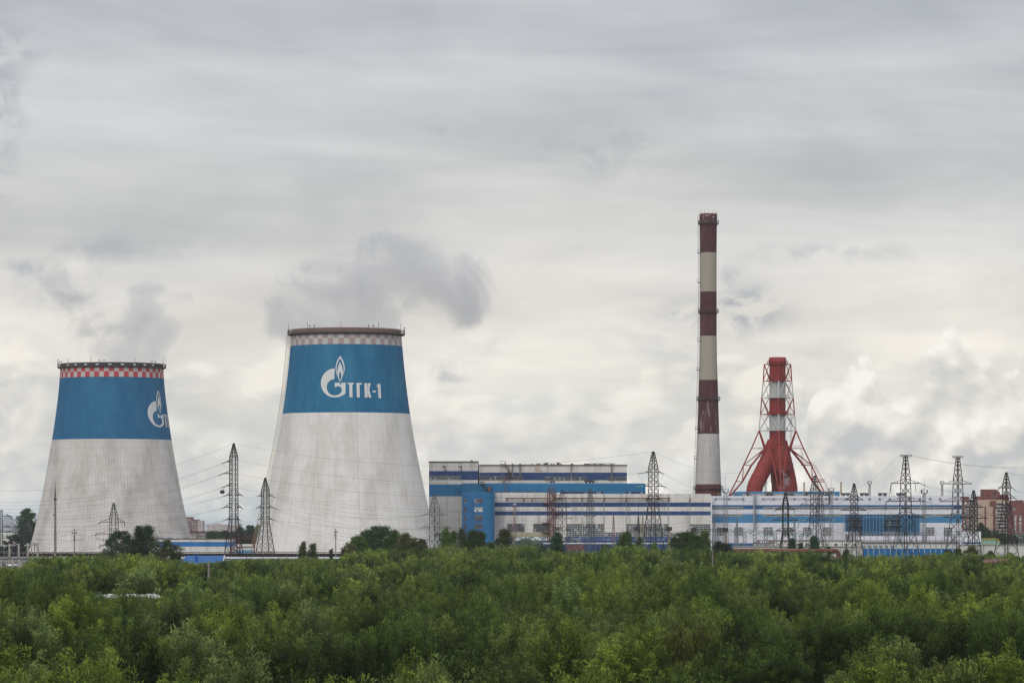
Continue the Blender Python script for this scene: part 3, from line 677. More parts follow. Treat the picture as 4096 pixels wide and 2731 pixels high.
# ------------------------------------------------------------------ the main power station hall
def zb(Y, *rows):
    """rows: py0, m0, py1, m1, py2 ... -> bands downwards"""
    o = []
    for i in range(0, len(rows)-2, 2): o.append((Z(rows[i+2],Y) if rows[i+2] is not None else 0.0, Z(rows[i],Y), rows[i+1]))
    return o
def foot(px0, px1, Y, dep): return [(X(px0,Y),Y),(X(px1,Y),Y),(X(px1,Y),Y+dep),(X(px0,Y),Y+dep)]
YA = 1500.0
hall = thing('power_station', 'long old power station hall with navy stripes, bright blue mid block and stair tower', 'power station', (X(2280,YA), YA, 0))
wm = [white_old, navy, bright_blue, mid_blue, roof_felt]
b = MB(); b.walls(foot(1716,1912,YA,55), zb(YA, 1846,0, 1883,1, 1919,0, 1936,2, 1984,0, None), 4)
b.box(X(1716,YA)-.2, X(1912,YA)+.25, YA-.25, YA+.3, Z(1849,YA), Z(1844,YA), 4)
blk = b.build('boiler_house', wm, hall)
b = MB(); b.walls([(X(1914,YA)+.3,YA+1),(X(2508,YA),YA+1),(X(2508,YA)+1.2,YA+52),(X(1914,YA)+.3,YA+52)], zb(YA, 1859,0, 1889,1, 1920,0, None), 4)
b.box(X(1914,YA)+.35, X(2508,YA)+.2, YA+.75, YA+1.3, Z(1862,YA), Z(1857.5,YA), 4)
blk2 = b.build('boiler_house', wm, hall)
# rooftop penthouse with the curved lid
b = MB(); b.box(X(2366,YA), X(2466,YA), YA+12, YA+30, Z(1860,YA), Z(1849,YA), 0); b.box(X(2466,YA)+.01, X(2482,YA), YA+12, YA+30, Z(1860,YA), Z(1856,YA), 0)
b.prism([(X(2376,YA),Z(1861,YA)),(X(2484,YA),Z(1863,YA)),(X(2412,YA),Z(1855,YA))], YA+6, YA+11.5, 1)
b.build('roof_penthouse', [white_old, roof_felt], hall)
window(blk, 1718,1844,1903,1917,YA,26,2,frame_white,pane_a,.12)
for q in ((1916,2090,1903,1918,34),(2176,2345,1906,1920,32),(2430,2507,1907,1921,14)): window(blk2, q[0],q[1],q[2],q[3],YA+1,q[4],1,frame_grey,pane_a,.22)
window(blk, 1738,1842,2130,2146,YA,18,2,frame_white,pane_a,.14); window(blk, 1738,1842,2147,2162,YA,18,2,frame_white,pane_pale,.14)
YM = 1485.0
b = MB(); b.walls(foot(1847,2582,YM,15), zb(YM, 1932,2, 1986,0, None), 4)
mid = b.build('deaerator_bay', wm, hall)
for q in ((1992,2160,26),(2246,2413,26),(2502,2578,12)): window(mid, q[0],q[1],1966,1977,YM,q[2],1,frame_blue,pane_a,.2)
b = MB(); b.box(X(1954,YM), X(1962,YM), YM-.5, YM-.1, Z(1965,YM), Z(1946,YM)); b.build('door', wood, mid)
b = MB(); b.box(X(1962.5,YM), X(1966,YM), YM-.4, YM-.1, Z(1965,YM), Z(1946,YM)); b.build('doorway', surf('painted_opening_shade','#151517'), mid)  # solid dark box; the doorway's shade is put into its colour
YT = 1455.0
b = MB(); b.walls(foot(1979,2843,YT,29), zb(YT, 1974,0, 2009,1, 2026,0, 2044,1, 2060,0, 2162,1, None), 4)
b.box(X(1979,YT), X(2240,YT), YT+.3, YT+28, Z(1974,YT), Z(1969,YT), 0)
th = b.build('turbine_hall', wm, hall)
b = MB(); b.box(X(2842,YT)+.05, X(2848,YT), YT-.6, YT+20, 0, Z(1981,YT)); b.build('corner_pier', white_new, hall)
W2 = [(2030,2098,2094,2126,12,4,frame_grey,pane_a),(2133,2200,2094,2126,12,4,frame_grey,pane_a),
      (2267,2329,2094,2143,10,6,frame_white,pane_a),(2331,2415,2094,2143,13,6,frame_white,pane_a),(2418,2460,2128,2143,7,2,frame_white,pane_a),(2462,2503,2128,2143,7,2,frame_white,pane_a),
      (2505,2588,2094,2143,13,6,frame_white,pane_a),(2590,2673,2094,2143,13,6,frame_white,pane_a),(2683,2758,2128,2143,12,2,frame_white,pane_a),(2761,2841,2095,2143,12,6,frame_white,pane_a),
      (2268,2415,2145,2161,26,2,frame_blue,pane_blue),(2418,2503,2145,2161,16,2,frame_blue,pane_blue),(2505,2705,2145,2161,34,2,frame_blue,pane_blue),
      (2048,2196,2145,2160,22,1,frame_white,pane_pale)]
for w_ in W2: window(th, *w_[:4], YT, w_[4], w_[5], w_[6], w_[7], .17)
b = MB(); b.box(X(2040,YT), X(2197,YT), YT-.25, YT+.1, Z(2144,YT), Z(2128,YT)); b.build('cladding_panel', surf('stained_cream_cladding', '#a49f84', .8, [((.7,.7,.2),4,.45,.7,'#857f60',.8)], [(0,1.4,.06,'#77724f',.6)]), th)
# brown service rail on brackets
b = MB(); z_ = Z(1994,YT); b.box(X(2021,YT), X(2203,YT), YT-1.3, YT-.9, z_, z_+.38); b.box(X(2240,YT), X(2681,YT), YT-1.3, YT-.9, z_, z_+.38)
for px in (2028,2097,2130,2330,2418,2505,2590,2676,2760):
    b.bar((X(px,YT),YT,z_+.2), (X(px,YT),YT-1.4,z_+.2), .35); b.bar((X(px,YT)-.4,YT,z_-1.2), (X(px,YT),YT-1.2,z_), .18)
b.build('service_rail', rust, th)
for px in (1779,1843): 
    b = MB(); z_=Z(1868,YA); b.bar((X(px,YA),YA,z_), (X(px,YA),YA-2.0,z_), .3); b.box(X(px,YA)-.9, X(px,YA)+.6, YA-2.4, YA-1.6, z_, z_+.35); b.bar((X(px,YA)+.4,YA,z_-1.5), (X(px,YA),YA-1.6,z_), .2)
    b.build('lamp_bracket', rust, blk)
# seams on the white front: down-pipes
for px in (2328,2417,2504,2588,2674,2759):
    MB().tube([(X(px,YT),YT-.12,0),(X(px,YT),YT-.12,Z(1976,YT))], .09, 6).build('drain_pipe', surf('faded_drain_pipe','#8a8783'), th)
# blue stair tower with the rounded corner
YQ = 1440.0; xl, xm, xr = X(1848,YQ), X(1933,YQ), X(1978,YQ); rad_ = (xr-xm)
fp = [(xl,YQ),(xm,YQ)] + [(xm + rad_*math.sin(R(a)), YQ + rad_*(1-math.cos(R(a)))) for a in range(10, 91, 10)] + [(xr,YQ+14.5),(xl,YQ+14.5)]
b = MB(); b.walls(fp, [(0, Z(1975,YQ), 3), (Z(1975,YQ), Z(1968,YQ), 2)], 4)
for i, f_ in enumerate(b.f):
    if b.m[i] == 3 and all(b.v[j][0] > xm - .01 for j in f_): b.m[i] = 2
st = b.build('stair_tower', wm, hall)
for r0 in (1995, 2029, 2062, 2096):
    window(st, 1856,1865,r0,r0+17,YQ,2,2,frame_grey,pane_a,.12)
    window(st, 1898,1931,r0,r0+16.5,YQ,6,1,frame_white if r0 == 2029 else frame_grey, pane_pale if r0 == 2029 else pane_a,.18 if r0 != 2029 else .28)
window(st, 1856,1865,2130,2146,YQ,2,2,frame_grey,pane_a,.12)
# ducts up the boiler house
for p0, p1, w_ in ((2050,1906,5),(2080,1906,5),(2286,1906,4.5),(2447,1921,5.5)):
    b = MB(); b.tube([(X(p0,YA),YA-.4,Z(p1,YA)),(X(p0,YA),YA-.4,Z(1858,YA))], w_*S(YA)/2, 10)
    b.box(X(p0-4,YA), X(p0+4,YA), YA-1.1, YA+.9, Z(1858,YA), Z(1853.5,YA)); b.build('duct_pipe', duct, blk2)
# forked dark exhaust cowls on the roofs
def cowl(px, py, Y, sc, par, dd=4.0):
    x_, z_ = X(px,Y), Z(py,Y); b = MB(); k_ = sc*S(Y)
    b.tube([(x_,Y+dd,z_-1.0),(x_,Y+dd,z_+2.2*k_)], 1.1*k_, 8)
    for sg in (-1,1): b.tube([(x_,Y+dd,z_+1.5*k_),(x_+sg*2.2*k_,Y+dd,z_+4.6*k_),(x_+sg*3.6*k_,Y+dd,z_+8.5*k_)], [1.6*k_,2.3*k_,2.5*k_], 10)
    b.build('exhaust_cowl', surf('soot_dark_cowl_steel', '#2c2526', .7, [((1,1,1),3,.4,.7,'#3f2d2a',.7)]), par)
for px, sc in ((2129,.7),(2178,.8),(2187,1.25),(2205,.75),(2216,.75),(2233,1.3),(2244,.8),(2290,.9)): cowl(px, 1860, YA, sc, blk2)
for px, sc in ((2204,1.0),(2215,1.0),(2345,1.5),(2360,1.5),(2372,1.4)): cowl(px, 1932, YM, sc, mid, 2.5)
cowl(1886, 1846, YA, .8, blk)
for px in (2155,2357,2380,2405): MB().lathe([(.5,Z(1860,YA)),(.5,Z(1857,YA)),(.9,Z(1857,YA)),(.9,Z(1854,YA)),(.3,Z(1853,YA))], X(px,YA), YA+5, 10).build('roof_vent', grey_steel, blk2)
MB().lathe([(1.3,Z(1861,YA)),(1.4,Z(1857,YA)),(1.2,Z(1854,YA)),(.5,Z(1852.5,YA))], X(2349,YA), YA+5, 12).build('roof_vent', dark_steel, blk2)
# roof stairs and zig-zag fire escapes
def flight(b, x0, z0, x1, z1, y, w=1.0, hw=.25):
    b.bar((x0,y,z0), (x1,y,z1), .28); b.bar((x0,y-w,z0), (x1,y-w,z1), .28)
    b.bar((x0,y-w,z0+1.1), (x1,y-w,z1+1.1), .12)
    n = max(3, int(abs(z1-z0)/.45))
    for i in range(1,n): b.box(x0+(x1-x0)*i/n-.15, x0+(x1-x0)*i/n+.15, y-w, y, z0+(z1-z0)*i/n-.03, z0+(z1-z0)*i/n+.03)
def landing(b, x0, x1, z, y, w=1.2):
    b.box(x0, x1, y-w, y, z-.1, z+.1)
    for xx in (x0, x1): b.bar((xx,y-w,z), (xx,y-w,z+1.1), .12)
    b.bar((x0,y-w,z+1.1), (x1,y-w,z+1.1), .12)
b = MB(); y_ = YA+.8
landing(b, X(2001,YA), X(2022,YA), Z(1855,YA), y_); flight(b, X(2020,YA), Z(1856,YA), X(2038,YA), Z(1888,YA), y_); landing(b, X(2036,YA), X(2047,YA), Z(1889,YA), y_)
flight(b, X(2040,YA), Z(1890,YA), X(2012,YA), Z(1929,YA), y_); b.bar((X(2038.5,YA),y_-1,Z(1889,YA)), (X(2038.5,YA),y_-1,Z(1931,YA)), .22)
b.build('fire_escape', rust, blk2)
b = MB(); y_ = YM-.1; landing(b, X(1917,YM), X(1940,YM), Z(1928,YM), y_); flight(b, X(1925,YM), Z(1932,YM), X(1953,YM), Z(1965,YM), y_); b.build('fire_escape', dark_steel, mid)
b = MB(); lad(b, (X(2022,YM),YM-.3,Z(1965,YM)), (X(2022,YM),YM-.3,Z(1932,YM)), .6, 10); b.build('ladder', grey_steel, mid)
b = MB(); y_ = YT-.2; pys = [1958,1990,2012,2051,2089,2108,2128,2165]; xa, xb = 2190, 2222; side = 1
for px in (2198,2213): b.bar((X(px,YT),y_-1.4,0), (X(px,YT),y_-1.4,Z(1950,YT)), .36)
for px in (2190,2222): b.bar((X(px,YT),y_-.2,0), (X(px,YT),y_-.2,Z(1958,YT)), .22)
for i in range(len(pys)-1):
    p0, p1 = pys[i], pys[i+1]; x0, x1 = (X(xa+6,YT), X(xb-4,YT)) if side > 0 else (X(xb-4,YT), X(xa+6,YT))
    flight(b, x0, Z(p0,YT), x1, Z(p1,YT), y_, 1.4); landing(b, min(x1, x1+2.6*side), max(x1, x1+2.6*side), Z(p1,YT), y_, 1.5); side = -side
landing(b, X(2194,YT), X(2216,YT), Z(1958,YT), y_)
b.build('fire_escape', rust, th)
# grey pipes and a rusty trestle at the foot of the hall
b = MB()
for q in ([(2266,2140),(2284,2140),(2284,2165),(2292,2165)], [(2290,2156),(2318,2156),(2318,2180)], [(2262,2176),(2262,2150),(2270,2145),(2292,2145),(2292,2158),(2310,2160),(2310,2180)]):
    b.tube([(X(a,YT),YT-3.5,Z(c_,YT)) for a, c_ in q], .5, 10)
b.build('duct_pipe', duct, th)
MB().tube([(X(2170,YT),YT-6,Z(2173,YT)),(X(2760,YT),YT-6,Z(2173,YT))], .42, 10).build('steam_pipe', silver, th)
b = MB()
for p in (2182,2192): b.bar((X(2262,YT),YT-7,Z(p,YT)), (X(2335,YT),YT-7,Z(p,YT)), .4)
for k in range(8): px = 2264+k*10; b.bar((X(px,YT),YT-7,Z(2182,YT)), (X(px+(10 if k%2 else 0),YT),YT-7,Z(2192,YT)), .25); b.bar((X(px,YT),YT-7,0), (X(px,YT),YT-7,Z(2192,YT)), .3)
b.build('pipe_trestle', surf('orange_rusted_trestle', '#7d4d3a', .9, [((.6,.6,.6),4,.45,.65,'#9a7a62',.8)]), th)
# rusty overspill stain under the roof edge
b = MB(); b.box(X(2137,YA), X(2176,YA), YA+.82, YA+.99, Z(1884,YA), Z(1863,YA)); b.build('rust_stained_panel', surf('rust_stained_panel', '#cfcac3', .9, [((.22,.22,.12),5,.36,.66,'#9a6c44',.8), ((.5,.5,.05),4,.46,.8,'#7d766c',.6)]), blk2)

# ------------------------------------------------------------------ the newer hall
YN = 1470.0
new = thing('power_station', 'newer long white hall with light blue band, pale ribbon windows and boxy roof vents', 'power station', (X(3350,YN), YN, 0))
nm = [white_new, navy_new, sky_blue, roof_felt]
b = MB(); b.walls(foot(2849,3847,YN,60), zb(YN, 1985,0, 2019,1, 2036,0, 2055,2, 2090,0, 2171,1, None), 3)
b.box(X(2849,YN)+.1, X(3847,YN)-.1, YN+.4, YN+1.0, Z(1986,YN), Z(1982.5,YN), 0)
nh = b.build('hall', nm, new)
b = MB(); b.box(X(2958,YN), X(3368,YN), YN+10, YN+45, Z(1986,YN), Z(1964,YN), 2)
b.build('roof_monitor', nm, new)
b = MB(); b.prism([(X(2975,YN),Z(1984,YN)),(X(3345,YN),Z(1984,YN)),(X(3345,YN),Z(1974,YN)),(X(2975,YN),Z(1974,YN))], YN+7, YN+9.5); b.build('skylight_strip', surf('ribbed_pale_roofing', '#b3aca2', .8, [((.3,.3,.3),4,.4,.7,'#9a938a',.6)], [(0,1.6,.15,'#86807a',.7)]), new)
b = MB()
for px in (3015,): b.box(X(px,YN)-.2, X(px,YN)+.2, YN-.1, YN+.3, Z(2170,YN), Z(1984,YN), 0)
b.build('joint_cover', white_new, nh)
for (x0,x1,n) in ((2849,2972,22),(3053,3812,126)):
    window(nh, x0,x1,2027.5,2036,YN,n,1,frame_white,pane_b,.22); window(nh, x0,x1,2055,2063,YN,n,1,frame_white,pane_b,.22)
for (x0,x1) in ((2868,2901),(2937,2971),(3054,3091),(3134,3171),(3212,3246),(3291,3325),(3704,3738),(3775,3809)):
    window(nh, x0,x1,2108,2141,YN,6,4,frame_white,pane_b,.24)
for px in (2880,2995,3073,3090,3150,3171,3228,3303,3320,3379,3397,3453,3471,3526,3545,3600,3617):
    z_ = Z(1984,YN) if not 2958 < px < 3368 else Z(1979,YN); x_ = X(px,YN); b = MB(); yy = YN+5.5
    b.add([(x_-.35,yy-.4,z_-.3),(x_+.35,yy-.4,z_-.3),(x_+.35,yy+.4,z_-.3),(x_-.35,yy+.4,z_-.3),(x_-.55,yy-.6,z_+.55),(x_+.55,yy-.6,z_+.55),(x_+.55,yy+.6,z_+.55),(x_-.55,yy+.6,z_+.55)], [(0,1,5,4),(1,2,6,5),(2,3,7,6),(3,0,4,7)])
    b.box(x_-.78, x_+.78, yy-.8, yy+.8, z_+.5, z_+1.35); b.build('roof_vent', surf('dark_grey_vent_box', '#55585a', .6, [((1.5,1.5,1.5),3,.4,.7,'#404345',.6)]), new)
for (x0,x1) in ((2862,2973),(3052,3430),(3478,3760)):
    b = MB(); z_ = Z(1993,YN)
    if x1 < 3450: b.bar((X(x0,YN),YN-.5,z_), (X(x1,YN),YN-.5,z_), .14)
    n = int((x1-x0)/38)
    for k in range(n+1):
        xx = X(x0+(x1-x0)*k/n, YN); b.box(xx-.35, xx+.35, YN-.8, YN-.2, z_-.1, z_+.15); b.bar((xx-.2,YN-.1,z_-.6),(xx-.2,YN-.6,z_), .14)
    b.build('lamp_rail', dark_steel, nh)
lb = MB(); lad(lb, (X(3014,YN),YN-1.0,Z(2120,YN)), (X(3014,YN),YN-1.0,Z(1972,YN)), .95, 60); lad(lb, (X(3014,YN),YN-2.0,Z(2120,YN)), (X(3014,YN),YN-2.0,Z(1972,YN)), .95, 40); lb.build('caged_ladder', grey_steel, nh)
MB().tube([(X(3317,YN),YN-.6,Z(2016,YN)),(X(3317,YN),YN-.6,Z(1982,YN))], .32, 8).build('duct_pipe', dark_steel, nh)
for px, lab_ in ((3226,''),(3375,'')):
    b = MB(); b.tube([(X(px,YN),YN+12,Z(1968,YN)-1),(X(px,YN),YN+12,Z(1930,YN))], .27, 8); b.build('exhaust_stack', surf('ochre_stack_paint', '#9a8658', .7, [((1,1,.5),3,.4,.7,'#7a4030',.8)]), new)
    b = MB(); b.box(X(px-3,YN), X(px+3,YN), YN+11.5, YN+12.5, Z(1930,YN), Z(1927,YN)); b.build('stack_cap', rust, new)
# blue louvred air intake houses in front of the hall
lou = surf('blue_louvre_blades', '#5590b8', .5, [((.6,.6,.6),3,.4,.7,'#4480a8',.6)])
lou_d = surf('deep_blue_intake_casing', '#284c69', .6, [((.3,.3,.3),4,.4,.7,'#1f3b52',.7)])
def intake(px0, px1, pxs, label):
    Y = 1450.0; zt, z0 = Z(2058,Y), Z(2136,Y); x0, x1 = X(px0,Y), X(px1,Y); xs = X(pxs,Y)
    t = thing('air_intake', label, 'air intake', ((x0+x1)/2, Y, 0))
    b = MB(); b.box(x0+.3, x1-.3, Y+1.2, Y+15, z0, zt-.5); b.box(x0-.1, x1+.1, Y+.9, Y+15.3, zt-.5, zt); b.build('casing', lou_d, t)
    for (a, c_) in ((x0,x1),):
        n = 17; b = MB()
        for k in range(n):
            zz = z0 + (zt-.6-z0)*(k+.1)/n; h_ = (zt-z0)/n
            b.add([(a,Y-.2,zz),(c_,Y-.2,zz),(c_,Y+1.1,zz+h_*.62),(a,Y+1.1,zz+h_*.62),(a,Y-.2,zz+.05),(c_,Y-.2,zz+.05),(c_,Y+1.1,zz+h_*.62+.05),(a,Y+1.1,zz+h_*.62+.05)],[(0,3,2,1),(4,5,6,7),(0,1,5,4),(1,2,6,5),(2,3,7,6),(3,0,4,7)])
        m_ = 6
        for k in range(m_+1): xx = a+(c_-a)*k/m_; b.box(xx-.08, xx+.08, Y-.26, Y+.1, z0, zt)
        b.build('louvre_bank', lou, t)
    # plant room side with platform and stair
    b = MB(); b.box(xs, x0-.2, Y+3, Y+13, z0+1.0, zt); b.build('filter_house', lou_d, t)
    b = MB()
    for k in range(15):
        zz = z0 + 1 + (zt-z0-1.2)*k/15; b.box(xs-.9, xs-.02, Y+3.5, Y+12.5, zz, zz+.14)
    b.build('side_louvre_bank', lou, t)
    b = MB(); landing(b, xs+.5, x0-.3, Z(2100,Y), Y+3, 1.5); landing(b, xs+.5, x0-.3, Z(2077,Y), Y+3, 1.5); lad(b, (xs+1.5,Y+1.5,z0), (xs+1.5,Y+1.5,Z(2077,Y)), .6, 14)
    b.build('walkway', grey_steel, t)
    b = MB()
    for xx in (x0+.5, (x0+x1)/2, x1-.5, xs+.5):
        for yy in (Y+1.5, Y+13): b.bar((xx,yy,0), (xx,yy,z0+.1), .5)
    b.build('support_frame', grey_steel, t)
intake(3452, 3533, 3392, 'blue louvred air intake house between two lattice pylons')
intake(3604, 3680, 3538, 'blue louvred air intake house behind the wide flat-topped pylon')
# low white annex at the right end
YX = 1400.0
ax = thing('annex', 'low white annex with thin navy foot stripe at the end of the newer hall', 'building', (X(3700,YX), YX, 0))
b = MB(); b.walls(foot(3420,3847,YX,12), zb(YX, 2143,0, None), 1); b.walls(foot(3847.5,3924,YX,14), zb(YX, 2125,0, 2167,1, 2175,0, None), 3); b.build('wall', nm, ax)
b = MB()
for px in range(3430, 3840, 26): b.bar((X(px,YX),YX-.3,Z(2163,YX)), (X(px,YX),YX-.3,Z(2143,YX)-.1), .12)
b.bar((X(3425,YX),YX-.3,Z(2160,YX)), (X(3846,YX),YX-.3,Z(2160,YX)), .14); b.build('pipe_rail', grey_steel, ax)
YB = 1390.0
sw = thing('switch_house', 'long low pale substation building behind the gantries', 'building', (X(3260,YB), YB, 0))
b = MB(); b.walls(foot(3085,3449,YB,10), zb(YB, 2160,0, None), 1); b.build('wall', [white_old, roof_felt], sw)
b = MB(); b.box(X(3083,YB), X(3450,YB), YB-.5, YB-.02, Z(2161,YB), Z(2157,YB)); b.build('parapet', conc, sw)
for k in range(9):
    window(sw, 3110+k*38, 3122+k*38, 2172, 2182, YB, 2, 1, frame_white, pane_b, .14)
# ribbed store with blue lower wall
YD = 1150.0
rib = thing('storage_hall', 'low ribbed hall with white upper and bright blue lower wall', 'building', (X(3640,YD), YD, 0))
b = MB(); b.walls(foot(3449,3834,YD,18), zb(YD, 2167,0, 2193,1, None), 2)
b.box(X(3447,YD), X(3836,YD), YD-.5, YD-.01, Z(2170,YD), Z(2166,YD), 2); wl = b.build('wall', [surf('off_white_profiled_wall', '#c9c6be', .8, [((.3,.3,.2),4,.45,.75,'#a9a49a',.6)]), surf('strong_blue_profiled_wall', '#106095', .7, [((.3,.3,.3),4,.5,.75,'#2c7aa8',.6)]), roof_felt], rib)
b = MB()
for k in range(18):
    px = 3449 + k*(3834-3449)/17; b.box(X(px,YD)-.12, X(px,YD)+.12, YD-.35, YD-.002, 0, Z(2170,YD))
b.build('wall_rib', surf('pale_blue_grey_ribs', '#8fa2ae', .7, [((1,1,.2),3,.4,.7,'#6f7f88',.5)]), rib)
for px0 in (3451,3473,3495,3517,3539,3561): window(rib, px0,px0+13,2180,2192,YD,4,1,frame_white,pane_b,.14,.05)
# ------------------------------------------------------------------ fences, walls, pipes
def fence(label, px0, px1, Y, top, mat, cap=None, rough_posts=6.0, nm_='perimeter_wall'):
    t = thing(nm_, label, 'wall', (X((px0+px1)/2,Y), Y, 0)); x0, x1, zt = X(px0,Y), X(px1,Y), Z(top,Y)
    MB().box(x0, x1, Y, Y+.25, 0, zt).build('panel', mat, t)
    b = MB(); n = max(2, int((x1-x0)/rough_posts))
    for k in range(n+1): xx = x0+(x1-x0)*k/n; b.box(xx-.15, xx+.15, Y-.12, Y-.003, 0, zt+.25)
    b.build('post_row', conc, t)
    if cap:
        b = MB(); b.box(x0-.02, x1+.02, Y-.3, Y+.5, zt+.01, zt+.2)
        for k in range(int((x1-x0)/1.3)): xx = x0+.6+1.3*k; b.bar((xx,Y+.1,zt+.2), (xx,Y-.1,zt+1.0), .07)
        b.build('capping', cap, t)
    return t
fence('pale precast wall behind the rusty pipe', 2930, 3448, 1130, 2186, fence_white, conc)
fence('pale precast wall under the brick tower blocks', 3836, 4130, 1130, 2179, fence_white, conc)
YF = 960.0
tf = thing('garden_fence', 'cream plank fence with dark red top rail in the bushes', 'fence', (X(3440,YF), YF, 0))
MB().box(X(3312,YF), X(3575,YF), YF, YF+.08, 0, Z(2231,YF)-.01).build('panel', surf('cream_fence_boards', '#b3a892', .85, [((.5,.5,.2),4,.45,.7,'#9a8f79',.6)], [(0,.4,.08,'#8d836f',.5)]), tf)
b = MB(); b.box(X(3310,YF), X(3577,YF), YF-.06, YF+.14, Z(2231,YF), Z(2228.5,YF))
for px in (3312,3378,3444,3510,3575): b.box(X(px,YF)-.1, X(px,YF)+.1, YF-.1, YF-.003, 0, Z(2231,YF)-.005)
b.build('frame', surf('dark_red_fence_steel', '#7c2f33', .7, [((1,1,1),3,.4,.7,'#642629',.5)]), tf)
# fat rusty main
YP = 1060.0
pp = thing('district_heating_pipe', 'fat rust brown pipeline that bends down at its end', 'pipeline', (X(3140,YP), YP, 0))
zc = Z(2202.5,YP); rp = 9.3*S(YP); xe = X(3338,YP); pts = [(X(2900,YP),YP,zc),(xe,YP,zc)] + [(xe + 1.1*math.sin(R(a)), YP, zc - 1.1*(1-math.cos(R(a)))) for a in (20,40,60,80,90)] + [(xe+1.15,YP,0)]
MB().tube(pts, rp, 16).build('pipe', surf('flaking_rust_pipe_wrap', '#552f27', .85, [((.5,.5,.5),5,.42,.7,'#7a5a4a',.7), ((.12,.3,.3),5,.5,.7,'#8a6b5e',.6)], [(0,6.0,.015,'#2b1a17',.8)]), pp)
b = MB()
for k in range(9):
    xx = X(2925+k*47,YP); b.box(xx-.25, xx+.25, YP-.5, YP+.5, 0, zc-rp-.25); b.box(xx-.6, xx+.6, YP-1.0, YP+1.0, zc-rp-.25, zc-rp+.05)
b.build('support_frame', conc, pp)
MB().tube([(X(2905,YP),YP-1.5,Z(2218,YP)),(X(3110,YP),YP-1.5,Z(2218,YP))], .16, 8).build('small_pipe', silver, pp)
# conveyor-like pipe rack on the left with silver mains below
YK = 1150.0
rk = thing('pipe_rack', 'long dark steel pipe rack on closely set posts in front of the towers', 'pipe rack', (X(850,YK), YK, 0))
b = MB(); b.box(X(-40,YK), X(1730,YK), YK-.5, YK+2.4, Z(2209.5,YK), Z(2207.2,YK)); b.box(X(-40,YK), X(1730,YK), YK-.4, YK+2.2, Z(2223,YK)-.12, Z(2223,YK))
b.build('beam', dark_steel, rk)
b = MB()
rnd = random.Random(4)
for k in range(136):
    px = -36 + k*13.0; b.box(X(px,YK)-.07, X(px,YK)+.07, YK-.38, YK-.2, Z(2223,YK), Z(2209.5,YK))
    if k % 3 == 0: b.box(X(px,YK)-.22, X(px,YK)+.22, YK-.1, YK+.3, 0, Z(2223,YK)-.1)
b.build('post_row', surf('rusty_pale_posts', '#77685c', .8, [((.8,.8,.8),3,.4,.7,'#5a3b30',.8)]), rk)
b = MB()
for i, (zz, r_, c_) in enumerate(((2217,.3,0),(2219.5,.25,1),(2215,.18,0))): b.tube([(X(-40,YK),YK+.6+i*.6,Z(zz,YK)),(X(1730,YK),YK+.6+i*.6,Z(zz,YK))], r_, 8)
b.build('carried_pipe', surf('red_brown_insulated_pipe', '#46302c', .8, [((.15,.5,.5),3,.45,.6,'#2a3450',.8)]), rk)
mains = [(-40, 432), (700, 1215), (1205, 1730)]
sp = thing('heating_mains', 'pair of silver clad heating mains on low supports', 'pipeline', (X(850,1120.0), 1120.0, 0)); Y_ = 1120.0
b = MB(); b.tube([(X(-40,Y_),Y_,Z(2232,Y_)),(X(1730,Y_),Y_,Z(2232,Y_))], .42, 12); b.build('pipe', silver, sp)
b = MB(); b.tube([(X(-40,Y_),Y_-1.3,Z(2241,Y_)),(X(1730,Y_),Y_-1.3,Z(2241,Y_))], .22, 10); b.build('pipe', grey_steel, sp)
b = MB()
for k in range(60):
    px = -30+k*30; b.box(X(px,Y_)-.15, X(px,Y_)+.15, Y_-1.8, Y_+.6, 0, Z(2244,Y_))
b.build('support_frame', conc, sp)
# the long low shop with a blue band between the towers, and the paler one beside it
YH = 1560.0
lo = thing('workshop', 'long low workshop with wide blue band between the cooling towers', 'building', (X(780,YH), YH, 0))
b = MB(); b.walls(foot(560,925,YH,24), zb(YH, 2154,0, 2166,1, 2185,0, None), 2); b.box(X(559,YH), X(926,YH), YH-.3, YH-.01, Z(2155,YH), Z(2152.5,YH), 2)
b.build('wall', [white_old, surf('streaky_blue_wall_band', '#1e6ba6', .7, [((.3,.3,.05),4,.45,.7,'#17557f',.7)], [(0,10.0,.02,'#6f94aa',.7)]), roof_felt], lo)
for px in (642,675,741,776,809): MB().lathe([(1.2,Z(2154,YH)),(1.3,Z(2151,YH)),(1.0,Z(2149,YH)),(.3,Z(2147.5,YH))], X(px,YH), YH+4, 12).build('roof_vent', grey_steel, lo)
YH2 = 1640.0
lo2 = thing('pump_house', 'low white pump house with pale blue foot beside the tall cooling tower', 'building', (X(980,YH2), YH2, 0))
b = MB(); b.walls(foot(922,1030,YH2,16), zb(YH2, 2175,0, 2188,0, 2198,1, None), 2); b.build('wall', [white_old, surf('pale_blue_wall_foot', '#5d93b8', .7, [((.3,.3,.2),4,.45,.7,'#4a7da0',.6)]), roof_felt], lo2)
b = MB(); b.box(X(924,YH2), X(1020,YH2), YH2-.4, YH2-.02, Z(2187,YH2), Z(2184,YH2)); b.build('canopy', grey_steel, lo2)
# dark wall behind the rack
fence('dark blue and rust works fence behind the pipe rack', 950, 1720, 1330, 2214, surf('dark_works_fence', '#2f3a55', .8, [((.12,.3,.3),3,.42,.6,'#51403c',.9)]), None, 4.0, 'works_fence')
